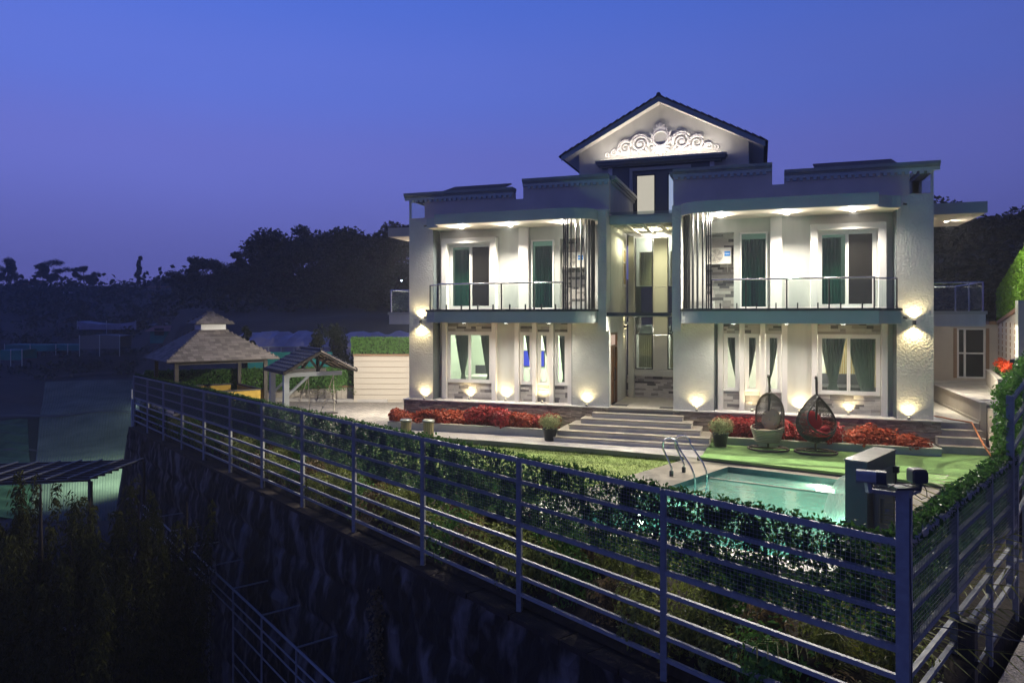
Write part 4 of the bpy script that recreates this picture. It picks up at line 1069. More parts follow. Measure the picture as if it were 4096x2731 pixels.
# back building with glazed door
an = thing('annex', 'cream rear annex with glazed door behind right side terrace', 'building', (6.8, 9.1, 1.3))
b = MB(); b.box(4.75, 7.22, 9.05, 9.3, -.2, 3.5); b.box(8.42, 9.9, 9.05, 9.3, 1.2, 3.5); b.box(7.22, 8.42, 9.05, 9.3, 3.34, 3.5); b.box(7.22, 8.42, 9.05, 9.3, 1.2, 1.38); b.build('wall', G['beige_wall'], an)
b = MB(); b.box(8.42, 9.95, 8.98, 9.4, 3.5, 3.62); b.build('parapet_cap', G['brown_trim'], an)
b = MB(); b.box(7.22, 7.34, 9.02, 9.05, 1.38, 3.34); b.box(8.33, 8.44, 9.02, 9.05, 1.38, 3.34); b.build('door_casing', G['brown_trim'], an)
dr = MB(); 
for x in (7.34, 7.58, 8.25): dr.box(x, x+.075, 9.06, 9.12, 1.38, 3.34)
for z in (1.38, 2.33, 3.28): dr.box(7.34, 8.325, 9.062, 9.118, z, z+.06)
do = dr.build('glazed_door', G['white_upvc'], an); MB().box(7.40, 8.27, 9.085, 9.095, 1.40, 3.30).build('pane', G['mesh_glass'], do)
# right boundary wall with slots and a hedge on top
bw = thing('slotted_boundary_wall', 'cream boundary wall with columns of brown slots, far right', 'wall', (9.0, 7, 1.3))
A, B = Vector((8.69, 8.9, 0)), Vector((7.73, 2.97, 0)); bd = (B-A).normalized(); bn = Vector((bd.y, -bd.x, 0))
MB().prism([tuple(A)[:2], tuple(B)[:2], tuple(B + bn*-.2)[:2], tuple(A + bn*-.2)[:2]], [1.2]*4, [3.5, 4.05, 4.05, 3.5]).build('wall', G['beige_wall'], bw)
MB().prism([tuple(A + bn*.04)[:2], tuple(B + bn*.04)[:2], tuple(B + bn*-.24)[:2], tuple(A + bn*-.24)[:2]], [3.501, 4.051, 4.051, 3.501], [3.62, 4.18, 4.18, 3.62]).build('coping', G['brown_trim'], bw)
nslot = 0
L_ = (B-A).length
for i in range(6):
    for j in range(9):
        q = A + bd*(.35 + (L_ - .7)*i/5) + bn*.006
        o = piece('slot', 'brown_trim', bw, (q.x, q.y, 1.75 + .22*j), (.16, .012, .15), (0, 0, math.atan2(bd.y, bd.x)))
pil_ = bw
q = B + bd*.15; MB().box(q.x-.14, q.x+.14, q.y-.14, q.y+.14, 1.0, 4.3).build('end_pillar', G['planter_paint'], bw)
for (x0, x1, y0, y1, z0, z1, lb) in ((6.1, 7.3, -.35, .19, 0.0, 1.2, 'tall cream planter of grass beside the side steps'), (6.0, 7.0, -.85, -.36, 0.0, .72, 'lower cream planter at the foot of the side steps')):
    planter(x0, x1, y0, y1, z0, z1, lb, 'beige_wall', 'cream planters at the right side')

fp = thing('planter', 'cream planter of orange flowers by the slotted wall', 'planter', (7.7, 4.8, 1.3), 'cream planters at the right side')
FP1, FP2, FPn = Vector((7.84, 7.1, 0)), Vector((6.95, 2.4, 0)), Vector((.72, -.13, 0))
MB().prism([tuple(p)[:2] for p in (FP1, FP2, FP2 + FPn*.16, FP1 + FPn*.16)], 1.29, 1.85).build('wall', G['beige_wall'], fp)
MB().prism([tuple(p)[:2] for p in (FP2 + FPn*.16, FP2 + FPn, FP2 + FPn + Vector((.02, .12, 0)), FP2 + FPn*.16 + Vector((.02, .12, 0)))], 1.0, 1.85).build('wall', G['beige_wall'], fp)
MB().prism([tuple(p)[:2] for p in (FP1 + FPn*.16, FP2 + FPn*.16 + Vector((.02, .12, 0)), FP2 + FPn + Vector((.02, .12, 0)), FP1 + FPn)], 1.29, 1.78).build('soil', G['soil'], fp)
MB().prism([tuple(p)[:2] for p in (FP1 - FPn*.03, FP2 - FPn*.03, FP2 + FPn*.19, FP1 + FPn*.19)], 1.851, 1.872).build('coping', G['floor_tile'], fp)
# ---- left boundary: groove panel wall, board wall
def wallrun(t, lat0, lat1, d0, d1, z0, z1, m, part, vertical=False, step=.31, th=.12):
    a, c = site(lat0, d0), site(lat1, d1); u = (c-a).normalized(); n = Vector((u.y, -u.x, 0)); L = (c-a).length; ang = math.atan2(u.y, u.x)
    mid = (a+c)/2
    b = MB(); b.obox((mid.x - n.x*.06, mid.y - n.y*.06, (z0+z1)/2), u, n, (0,0,1), L/2, .05, (z1-z0)/2); b.build('backing', G['brown_trim'], t)
    if vertical:
        k = 0
        while k*step < L - .01:
            w = min(step, L - k*step); q = a + u*(k*step + w/2); piece(part, m, t, (q.x, q.y, (z0+z1)/2), (w-.018, .05, z1-z0), (0, 0, ang)); k += 1
    else:
        nb = max(1, round((z1-z0)/step)); h = (z1-z0)/nb
        for k in range(nb): piece(part, m, t, (mid.x, mid.y, z0 + h*(k+.5)), (L, .05, h-.02), (0, 0, ang))
    b = MB(); b.obox((mid.x, mid.y, z1+.045), u, n, (0,0,1), L/2+.02, .13, .04); b.build('coping', G['brown_trim'], t)
lw = thing('panelled_boundary_wall', 'low cream wall of upright panels under the left hedge', 'wall', site(-11, 37.1, -.5))
wallrun(lw, -15.5, -7.35, 37.3, 36.6, -.5, .20, 'beige_wall', 'wall_panel', True)
b = MB(); b.beam(site(-13.5, 36.5, -.44), site(-6.2, 35.9, -.44), .3, .22); b.build('kerb', G['path_white'], lw)
bw2 = thing('board_boundary_wall', 'tall cream wall of wide horizontal boards left of the villa', 'wall', site(-5, 36.2, -.6))
wallrun(bw2, -7.9, -1.2, 35.9, 35.9, -.66, 1.84, 'beige_wall', 'wall_board', False, .272)

# ---- the long fence on its retaining wall
S = fpost(11) - fpost(12); S.z = ftop(11) - ftop(12)
O = fpost(12, ftop(12)); Sh = Vector((S.x, S.y, 0)); fl = Sh.length; fx = Sh.normalized()
fence = thing('long_garden_fence', 'long blue grey rail fence with ivy screen around the garden', 'fence', tuple(O))
RAILS = [0, .357, .713, 1.07, 1.36, 1.65, 1.94, 2.23]
rail_me = []
for i, dz in enumerate(RAILS):
    b = MB(); b.beam(fx*.045 + Vector((0, 0, -dz + S.z*.045/fl)), S - fx*.045 + Vector((0, 0, -dz)), .05, .075 if i in (0, 3) else .055)
    me = b.mesh('rail'); me.materials.append(G['fence_paint']); rail_me.append(me)
post_me = MB().box(-.043, .043, -.043, .043, -FB, .03).mesh('post'); post_me.materials.append(G['fence_paint'])
wire = MB(); nW = int(fl/.052)
for i in range(1, nW):
    q = S*(i/nW) - fin*.032; wire.beam(q + Vector((0,0,-1.05)), q + Vector((0,0,-.02)), .0035, .0035)
for j in range(1, 21):
    q = Vector((0,0,-j*.051)) - fin*.036; wire.beam(q + fx*.05, q + S - fx*.05, .0035, .0035)
wire_me = wire.mesh('wire_mesh'); wire_me.materials.append(G['fence_wire'])
def leaf(b, c, n, size, rng, asp=.62):
    """one folded leaf facing n"""
    n = n.normalized(); a = rng.uniform(0, 6.28); t = n.orthogonal().normalized(); bt = n.cross(t)
    d = t*math.cos(a) + bt*math.sin(a); e = n.cross(d); h = size/2; w = size*asp/2; up = n*size*.12
    b.add([c - d*h, c + e*w + up, c + d*h, c - e*w + up], [(0,1,2), (0,2,3)])
def ivy_mesh(seed, n, length, step, hgt, size, fringe, depth=.05, nrm=None, mid=True):
    rng = random.Random(seed); b = MB(); nrm = nrm or -fin
    cl = [(rng.random(), rng.uniform(0, hgt), rng.uniform(.06, .22)) for _ in range(46)]
    for _ in range(n):
        if rng.random() < .6:
            u0, z0, r = cl[int(rng.random()*len(cl))]; u = u0 + rng.gauss(0, r)/length; z = z0 + rng.gauss(0, r)
        else: u, z = rng.random(), rng.uniform(0, hgt)
        if not (0 < u < 1 and 0 < z < hgt): continue
        p = step*u + Vector((0, 0, -z)) + fin*(.04 + rng.random()*depth)
        leaf(b, p, Vector((rng.gauss(0,.55), rng.gauss(0,.55), rng.gauss(.25,.5))) + nrm*.9*rng.choice((1,-1)), size*rng.uniform(.6, 1.25), rng)
    for _ in range(fringe):
        u = rng.random(); p = step*u + Vector((0, 0, abs(rng.gauss(0, .045)) + .0)) + fin*rng.uniform(.0, .10)
        leaf(b, p, Vector((rng.gauss(0,1), rng.gauss(0,1), rng.gauss(.6,.6))), size*rng.uniform(.8, 1.5), rng, .5)
    return b.mesh('ivy_screen')
ivy = [ivy_mesh(100+i, 8200, fl, S, 1.06, .066, 520) for i in range(3)]
for me in ivy: me.materials.append(G['leaf_ivy'])
ivy_far = ivy_mesh(120, 15000, fl, S, 1.06, .075, 1700); ivy_far.materials.append(G['leaf_ivy'])
def at_parent(o, base): o.location = base; return o
for i in range(13):
    base = O + S*i
    at_parent(link('post', post_me, None, fence), base)
    if i < 12:
        for me in rail_me: at_parent(link('rail', me, None, fence), base)
        at_parent(link('wire_mesh', wire_me, None, fence), base)
        at_parent(link('ivy_screen', ivy[i % 3] if i < 6 else ivy_far, None, fence), base)
# white end post of the fence
q = fpost(-.12, 0); b = MB(); b.obox((q.x, q.y, ftop(0)-1.75), fx, fin, (0,0,1), .06, .06, 1.05); b.build('end_post', G['pale_steel_paint'], fence)
# retaining wall
rw = thing('retaining_wall', 'tall stained dark concrete retaining wall under the long fence', 'retaining wall', tuple(fpost(6, -5)))
b = MB(); rngw = random.Random(3); nk, nz = 200, 34
for i in range(nk+1):                                        # rough weathered face
    k = 12.35 - 12.55*i/nk; zt = ftop(k) - FB - .10
    for j in range(nz+1):
        t_ = j/nz; z = zt + (-9.6 - zt)*t_; course = .035*(1 if (j % 5) else -1)
        p = fpost(k) - fin*(.16 + .14*t_ + rngw.uniform(-.035, .035) + course*(j > 0) + .05*math.sin(k*5.1 + z*1.7)*math.sin(k*2.3 - z*2.9))
        b.v.append((p.x, p.y, z))
for i in range(nk):
    for j in range(nz): q = i*(nz+1)+j; b.f.append((q, q+1, q+nz+2, q+nz+1))
bb0 = len(b.v)
for k in (12.35, -.2):
    for off, z in ((.3, ftop(k)-FB-.10), (.3, -9.6)): p = fpost(k) + fin*off; b.v.append((p.x, p.y, z))
b.f += [(0, bb0, bb0+2, nk*(nz+1)), (bb0, bb0+1, bb0+3, bb0+2), tuple(range(nz+1)) + (bb0+1, bb0), tuple(nk*(nz+1)+j for j in range(nz+1)) + (bb0+3, bb0+2)]
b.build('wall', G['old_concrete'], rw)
for i in range(12):
    rng = random.Random(i)
    for h in range(5):
        k0 = 12 - i - h*.2; k1 = k0 - .2
        a = fpost(k0, ftop(k0) - FB - .05) + fin*-.02; c = fpost(k1, ftop(k1) - FB - .05) + fin*-.02
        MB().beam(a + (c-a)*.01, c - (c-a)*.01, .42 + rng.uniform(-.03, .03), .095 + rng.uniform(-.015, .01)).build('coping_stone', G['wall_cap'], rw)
# return of the boundary at the far end with its own wall
bx_ = thing('boundary_end_wall', 'short dark wall closing the far end of the fence terrace', 'wall', tuple(fpost(-.1, -4)))
a, c = fpost(-.2) + fin*.1, site(-18.6, 37.6); u = (c-a).normalized(); mid = (a+c)/2
b = MB(); b.obox((mid.x, mid.y, -5.3), u, Vector((-u.y, u.x, 0)), (0,0,1), (c-a).length/2, .15, 4.3); b.build('wall', G['old_concrete'], bx_)

# ---- lower railing below the retaining wall, tied back with struts
lr = thing('lower_railing', 'blue grey pipe railing in the dark yard below the retaining wall', 'railing', tuple(fpost(8, -4.0) - fin*1.15))
for i in range(11):
    for dz in (0, .36, .62, 1.05, 1.75, 2.1):
        ka, kc = 10.8 - i*.75, 10.05 - i*.75
        if dz > 1 and i > 5: continue
        MB().tube([fpost(ka, -3.85 - dz) - fin*1.15, fpost(kc, -3.85 - dz) - fin*1.15], .032 if dz == 0 else .022, 6).build('rail', G['fence_paint'], lr)
    MB().tube([fpost(10.8 - i*.75, -3.85) - fin*1.15, fpost(10.8 - i*.75, -7.4) - fin*1.15], .028, 6).build('post', G['fence_paint'], lr)
    MB().tube([fpost(10.8 - i*.75, -3.83) - fin*1.15, fpost(10.8 - i*.75, -3.83) - fin*.15], .022, 6).build('strut', G['fence_paint'], lr)
ly = struct(MB().prism([tuple(site(x, y))[:2] for x, y in ((-18.5, 23.6), (-13.9, 25.8), (-12.0, 23.5), (-17.5, 20.7))], -6.4, -6.0).build('lower_terrace', G['shed_grey']))
# ---- right hand fence
rd = Vector((.688*cY - .725*sY, .688*sY + .725*cY, 0)).normalized(); rn = Vector((rd.y, -rd.x, 0))   # rn: outwards
rfz = lambda d: 1.50
rfn = thing('right_garden_fence', 'blue grey rail fence running back along the right of the pool', 'fence', tuple(O))
SP = 2.08
for i in range(4):
    q = O + rd*(SP*i); q.z = 1.5
    if i == 0:
        b = MB(); b.obox((q.x, q.y, .28), rd, rn, (0,0,1), .062, .062, 1.80)
        b.build('corner_post', G['fence_paint'], rfn)
    else:
        b = MB(); b.obox((q.x, q.y, .20), rd, rn, (0,0,1), .04, .04, 1.36); b.build('post', G['fence_paint'], rfn)
    if i < 3:
        for j, dz in enumerate(RAILS[:7]):
            a, c = q + rd*.05, q + rd*(SP-.05); a.z = c.z = 1.5 - dz
            MB().beam(a, c, .07 if dz < .1 else .055, .075 if j in (0, 3) else .055).build('rail', G['fence_paint'], rfn)
sR = rd*SP
rngI = random.Random(5); b = MB()
for _ in range(3400):
    u = rngI.random(); z = rngI.uniform(0, 1.05); p = sR*u - rn*(.03 + rngI.random()*.06) + Vector((0,0,-z))
    leaf(b, p, Vector((rngI.gauss(0,.6), rngI.gauss(0,.6), rngI.gauss(.2,.5))) + rn*rngI.choice((1,-1)), .06*rngI.uniform(.6,1.3), rngI)
for _ in range(900):
    u = rngI.random(); p = sR*u - rn*rngI.uniform(-.04, .20) + Vector((0,0,rngI.uniform(-.06, .12)))
    leaf(b, p, Vector((rngI.gauss(0,1), rngI.gauss(0,1), rngI.gauss(.7,.6))), .075*rngI.uniform(.7,1.4), rngI, .5)
me = b.mesh('ivy_screen'); me.materials.append(G['leaf_ivy'])
for i in range(3): at_parent(link('ivy_screen', me, None, rfn), Vector((O.x, O.y, 1.5)) + sR*i)
for i in range(3):
    a = Vector((O.x, O.y, 0)) + sR*i + rn*.03; b = MB()
    for j in range(1, 33): q = a + sR*(j/33); b.beam(q + Vector((0,0,.45)), q + Vector((0,0,1.48)), .0035, .0035)
    for j in range(1, 21): b.beam(a + rd*.05 + Vector((0,0,1.5-.051*j)), a + sR - rd*.05 + Vector((0,0,1.5-.051*j)), .0035, .0035)
    b.build('wire_mesh', G['fence_wire'], rfn)
# taller stretch further up
tfn = thing('tall_fence_section', 'taller dark blue fence section stepping up at far right', 'fence', tuple(O + rd*5.7))
for i in range(3):
    q = O + rd*(5.75 + 1.5*i); b = MB(); b.obox((q.x, q.y, .95 + .25*i), rd, rn, (0,0,1), .05, .05, 1.6); b.build('post', G['fence_paint'], tfn)
    if i < 2:
        for dz in (0, .4, .8, 1.2, 1.6, 2.0): c = O + rd*(7.25 + 1.5*i); MB().beam(Vector((q.x, q.y, 2.45 + .25*i - dz)), Vector((c.x, c.y, 2.70 + .25*i - dz)), .05, .055).build('rail', G['fence_paint'], tfn)
b = MB()
for _ in range(5200):
    u = rngI.uniform(-.12, 3.0); z = rngI.uniform(-.15, 1.9)*(1 if u > 0 else .9); p = O + rd*(5.75 + u) - rn*(.02 + rngI.random()*.24); p.z = 2.50 + .17*u - z
    leaf(b, p, Vector((rngI.gauss(0,.9), rngI.gauss(0,.9), rngI.gauss(.3,.6))), .08*rngI.uniform(.6,1.3), rngI)
b.build('ivy_screen', G['leaf_hedge'], tfn)
# gravel strip, dark pillar, stub post, pipe rail, cable to the right of the fence
gq = [tuple(O + rn*.2 - rd*3)[:2], tuple(O + rn*.2 + rd*12)[:2], tuple(O + rn*9 + rd*12)[:2], tuple(O + rn*9 - rd*3)[:2]]
struct(MB().prism(gq, -2.2, -1.12).build('gravel_path', G['gravel']))
bank2 = [tuple(O - rn*.0 - rd*.1)[:2], tuple(O + rd*13)[:2], tuple(O + rd*13 - rn*1.6)[:2], tuple(O - rn*1.6 + rd*1.0)[:2]]
struct(MB().prism(bank2, [-1.6]*4, [-1.05, -.95, -.29, -.29]).build('planted_bank_right', G['soil']))
def rpos(a, c, z=0): q = O + rd*a + rn*c; return Vector((q.x, q.y, z))
q = site(10.85, 14.6)
t = thing('dark_pillar', 'tall dark masonry pillar at the right edge of the view', 'pillar', (q.x, q.y, -1.1))
b = MB(); b.obox((q.x, q.y, .85), rd, rn, (0,0,1), .35, .50, 2.0); b.build('shaft', G['wall_cap'], t)
b = MB(); b.obox((q.x, q.y, 2.89), rd, rn, (0,0,1), .40, .55, .035); b.build('cap', G['dark_timber'], t)
q = site(5.46, 8.6)
t = thing('stub_post', 'short dark square timber post beside the gravel path', 'post', (q.x, q.y, -1.12))
b = MB(); b.obox((q.x, q.y, -.49), rd, rn, (0,0,1), .085, .085, .64); b.build('shaft', G['dark_timber'], t)
b = MB(); b.obox((q.x, q.y, .162), rd, rn, (0,0,1), .098, .098, .011); b.build('cap', G['lamp_body'], t)
t = thing('pipe_handrail', 'low pipe handrail with a bent post on the gravel', 'handrail', tuple(site(8.7, 12.5, -1.1)))
MB().tube([site(8.58, 12.5, .30), site(8.66, 12.5, .24), site(8.72, 12.5, -.45), site(8.74, 12.5, -1.1)], .035, 8).build('post', G['fence_paint'], t)
MB().ell(site(8.58, 12.5, .31), .07, .07, .055, 8, 6).build('knuckle', G['fence_paint'], t); MB().tube([site(8.72, 12.5, -.45), site(9.2, 12.4, -.40)], .03, 8).build('cross_pipe', G['fence_paint'], t)
t2 = MB().tube([site(6.3, 9.81, -1.03), site(7.29, 10.83, -1.0)], .035, 8).build('loose_pipe', G['fence_paint']); tag(t2, 'loose pipe lying on the gravel beside the stub post', 'pipe')
cb = MB().tube([site(4.2, 7.9, .46), site(4.9, 8.2, .26), site(5.46, 8.46, .08), site(6.13, 8.75, -.14), site(7.5, 9.3, -.5)], .008, 5).build('cable', G['lamp_body']); tag(cb, 'thin black cable strung past the stub post', 'cable')
# ---- floodlights on the corner post
q = Vector((O.x, O.y, 0))
fb = thing('floodlight_bracket', 'steel cross plate carrying two floodlights on corner post', 'bracket', (q.x, q.y, 2.2))
rt = Vector((cY, sY, 0)); fo = Vector((-sY, cY, 0))
b = MB(); b.obox((q.x, q.y, 2.09), rt, fo, (0,0,1), .12, .09, .012); b.build('top_plate', G['lamp_body'], fb)
b = MB(); b.beam(q + Vector((0,0,2.02)) - rt*.05, q + Vector((0,0,2.05)) - rt*.36 + fo*.05, .035, .04); b.build('arm', G['fence_paint'], fb)
b = MB(); b.beam(q + Vector((0,0,2.02)) + rt*.05, q + Vector((0,0,2.05)) + rt*.17 + fo*.03, .035, .035); b.build('arm', G['fence_paint'], fb)
def rbox(b, c, ux, uy, uz, hx, hy, hz, r=.04):
    """box with rounded long edges"""
    c, ux, uy, uz = Vector(c), Vector(ux), Vector(uy), Vector(uz); prof = []
    for sx, sz, a0 in ((1, 1, 0), (-1, 1, 90), (-1, -1, 180), (1, -1, 270)):
        for k in range(4): a = R(a0 + 30*k); prof.append((sx*(hx-r) + r*math.cos(a), sz*(hz-r) + r*math.sin(a)))
    n = len(prof); vs = [c + ux*p + uz*w + uy*sg*hy for sg in (-1, 1) for p, w in prof]
    b.add(vs, [tuple(range(n)), tuple(range(2*n-1, n-1, -1))] + [(i, i+n, (i+1) % n + n, (i+1) % n) for i in range(n)])
f1 = thing('floodlight', 'long grey floodlight housing on the left bracket arm', 'floodlight', tuple(q - rt*.55 + Vector((0,0,2.3))), 'floodlights on the corner post')
ax = (rt*.88 + fo*-.47).normalized(); ay = Vector((-ax.y, ax.x, 0))
b = MB(); rbox(b, q - rt*.38 + Vector((0,0,2.20)), ay, ax, (0,0,1), .065, .09, .058, .028); b.build('housing', G['flood_grey'], f1)
b = MB(); rbox(b, q - rt*.38 + ax*.135 + Vector((0,0,2.20)), ay, ax, (0,0,1), .07, .045, .062, .028); b.build('hood', G['lamp_body'], f1)
b = MB(); b.beam(q - rt*.35 + Vector((0,0,2.04)), q - rt*.37 + Vector((0,0,2.145)), .07, .04); b.build('yoke', G['flood_grey'], f1)
f2 = thing('floodlight', 'square dark floodlight housing on the right bracket arm', 'floodlight', tuple(q + rt*.3 + Vector((0,0,2.3))), 'floodlights on the corner post')
b = MB(); rbox(b, q + rt*.15 + fo*.04 + Vector((0,0,2.20)), rt, fo, (0,0,1), .075, .055, .07, .026); b.build('housing', mat('flood_plum', (.07, .05, .06), .45), f2)
b = MB(); rbox(b, q + rt*.15 - fo*.028 + Vector((0,0,2.195)), rt, fo, (0,0,1), .07, .012, .062, .026); b.build('back_cover', G['lamp_body'], f2)
b = MB(); b.beam(q + rt*.14 + Vector((0,0,2.06)), q + rt*.15 + Vector((0,0,2.13)), .07, .03); b.build('yoke', G['lamp_body'], f2)
b = MB(); c0 = q + rt*.16 + Vector((0,0,2.12)); b.tube([c0 + rt*.03, c0 + rt*.065 + Vector((0,0,-.06)), c0 + rt*.07 + Vector((0,0,-.13)), c0 + rt*.015 + Vector((0,0,-.15)), c0 - rt*.055 + Vector((0,0,-.10)), c0 - rt*.07 + Vector((0,0,-.05))], .005, 6); b.build('cable', G['lamp_body'], f2)
b = MB(); c0 = q + Vector((0,0,2.105)); b.tube([c0 - rt*.33, c0 - rt*.16 + Vector((0,0,-.02)), c0 - rt*.08 + Vector((0,0,.02)), c0 - rt*.02 + Vector((0,0,.012)), c0 + rt*.03 + Vector((0,0,-.0)), c0 + rt*.06 + Vector((0,0,.02)), c0 + rt*.10], .005, 6); b.build('cable', G['lamp_body'], f1)
b = MB(); b.tube([q + rt*.02 - fo*.085 + Vector((0,0,z)) + rt*.012*math.sin(z*3) for z in (2.0, 1.6, 1.1, .6, .1, -.4, -1.0)], .008, 5); b.build('post_cable', G['lamp_body'], fb)
# ================================================================= GAZEBO, SWING, CHAIRS, PLANTS
def frame2(th):   # unit vectors in the site frame turned by th
    a = Vector((math.cos(th)*cY - math.sin(th)*sY, math.cos(th)*sY + math.sin(th)*cY, 0))
    return a, Vector((-a.y, a.x, 0))
# ---- gazebo (square plan turned 38 degrees)
ga, gb = frame2(R(38))
gn = site(-14.62, 30.4)                                  # near eave corner
GS = 4.85; gc = gn + (ga + gb)*GS/2
gz = thing('gazebo', 'square timber gazebo with shingled two tier hip roof', 'gazebo', (gc.x, gc.y, -.4))
zE, zT, hT = 1.86, 3.17, .55                              # eave, top of lower roof, half width of lantern
def gp(u, v, z): q = gc + ga*u + gb*v; return Vector((q.x, q.y, z))
def hip(b, h0, h1, z0, z1, th=.03):
    c0 = [gp(a*h0, d*h0, z0) for a, d in ((-1,-1),(1,-1),(1,1),(-1,1))]; c1 = [gp(a*h1, d*h1, z1) for a, d in ((-1,-1),(1,-1),(1,1),(-1,1))]
    dn = Vector((0,0,-th)); vs = c0 + c1 + [p+dn for p in c0] + [p+dn for p in c1]
    b.add(vs, [(i, (i+1)%4, 4+(i+1)%4, 4+i) for i in range(4)] + [(8+i, 12+i, 12+(i+1)%4, 8+(i+1)%4) for i in range(4)] + [(i, 8+i, 8+(i+1)%4, (i+1)%4) for i in range(4)] + [(4, 5, 6, 7)])
b = MB(); hip(b, GS/2, hT, zE, zT); rf1 = b.build('roof', G['dark_timber'], gz)
b = MB(); hip(b, hT+.30, .01, zT+.30, zT+.86); rf2 = b.build('lantern_roof', G['dark_timber'], gz)
b = MB(); q = gp(0, 0, zT+.15); b.obox(q, ga, gb, (0,0,1), hT, hT, .15); b.build('lantern', G['white_upvc'], gz)
sh_me = {}
nsh = 0
restsh = MB()
def shingle_face(side, h0, h1, z0, z1, rows, wid, single, roof):
    """courses of shingles on one hip face; side 0..3"""
    global nsh
    rng = random.Random(40 + side)
    ax, ay = [(ga, -gb), (gb, ga), (-ga, gb), (-gb, -ga)][side]
    up = Vector((0, 0, z1 - z0)) - ay*(h0 - h1); sl_ = up.length; up.normalize(); nr = ax.cross(up).normalized()
    if nr.z < 0: nr = -nr
    for r in range(rows):
        t = (r + .5)/rows; hw = h0 + (h1 - h0)*(r + .15)/rows; hh = sl_/rows
        base = Vector((gc.x, gc.y, 0)) + ay*(h0 + (h1-h0)*t) + Vector((0, 0, z0 + (z1-z0)*t))
        x = -hw + rng.uniform(-wid, 0)
        while x < hw:
            w = wid*rng.uniform(.75, 1.25); a, c = max(x, -hw), min(x+w, hw)
            if c - a > .03:
                ctr = base + ax*((a+c)/2) + nr*(.012 + .008*rng.random())
                m = Matrix((ax, up, nr)).transposed()
                if single and nsh < 300:
                    nsh += 1
                    o = link('shingle', unit_mesh('gazebo_shingle'), None, roof); o.location = ctr
                    o.rotation_euler = (m @ Matrix.Rotation(R(-3), 3, 'X')).to_euler(); o.scale = (c-a-.006, hh*1.08, .014)
                else:
                    restsh.obox(ctr, ax, up, nr, (c-a-.006)/2, hh*.54, .007)
            x += w
shingle_face(0, GS/2, hT, zE, zT, 13, .26, True, rf1)
shingle_face(0, hT+.30, .02, zT+.30, zT+.86, 5, .22, True, rf2)
shingle_face(3, GS/2, hT, zE, zT, 13, .26, True, rf1)
for sd_ in (1, 2): shingle_face(sd_, GS/2, hT, zE, zT, 13, .26, False, rf1)
for sd_ in (1, 2, 3): shingle_face(sd_, hT+.30, .02, zT+.30, zT+.86, 5, .22, False, rf2)
stuff(restsh.build('shingles', G['gazebo_shingle'], rf1))
ph = 1.93
for a, d in ((-1,-1), (1,-1), (1,1), (-1,1)):
    b = MB(); b.obox(gp(a*ph, d*ph, .70), ga, gb, (0,0,1), .08, .08, 1.12); b.build('post', G['dark_timber'], gz)
b = MB()
for a, d, e, f in ((-1,-1,1,-1), (1,-1,1,1), (1,1,-1,1), (-1,1,-1,-1)): b.beam(gp(a*ph, d*ph, 1.76), gp(e*ph, f*ph, 1.76), .09, .14)
b.build('ring_beam', G['dark_timber'], gz)
b = MB(); b.obox(gp(0, 0, -.43), ga, gb, (0,0,1), 2.1, 2.1, .05); b.build('floor', G['floor_tile_grey'], gz)
for i, (u, v, du, dv, lb) in enumerate(((1.75, 0, 0, 1, 'right'), (0, 1.75, 1, 0, 'back'), (0.55, -1.75, 1, 0, 'front'))):
    t = thing('gazebo_bench', f'yellow woven bench with dark rail along the {lb} side of the gazebo', 'bench', tuple(gp(u, v, -.38)), 'gazebo benches')
    d1 = ga*du + gb*dv; d2 = Vector((-d1.y, d1.x, 0)); L = 1.45 if i else 1.5
    b = MB(); b.obox(gp(u, v, .12), d1, d2, (0,0,1), L, .05, .26); b.build('woven_back', G['yellow_weave'], t)
    b = MB(); b.obox(gp(u, v, .42), d1, d2, (0,0,1), L+.05, .07, .035); b.build('top_rail', G['dark_timber'], t)
    b = MB(); b.obox(gp(u*.82, v*.82, .0), d1, d2, (0,0,1), L, .24, .06); b.build('seat', G['yellow_weave'], t)
    b = MB()
    for k in range(10): q = gp(u, v, .34) + d1*(L*(k-4.5)/5) ; b.obox(q - d2*.06, d1, d2, (0,0,1), .03, .01, .05)
    b.build('weave_loop', G['yellow_weave'], t)
    for e in (-1, 1): b = MB(); b.obox(gp(u*.9, v*.9, -.22) + d1*(L*e*.9), d1, d2, (0,0,1), .05, .18, .15); b.build('leg', G['dark_timber'], t)

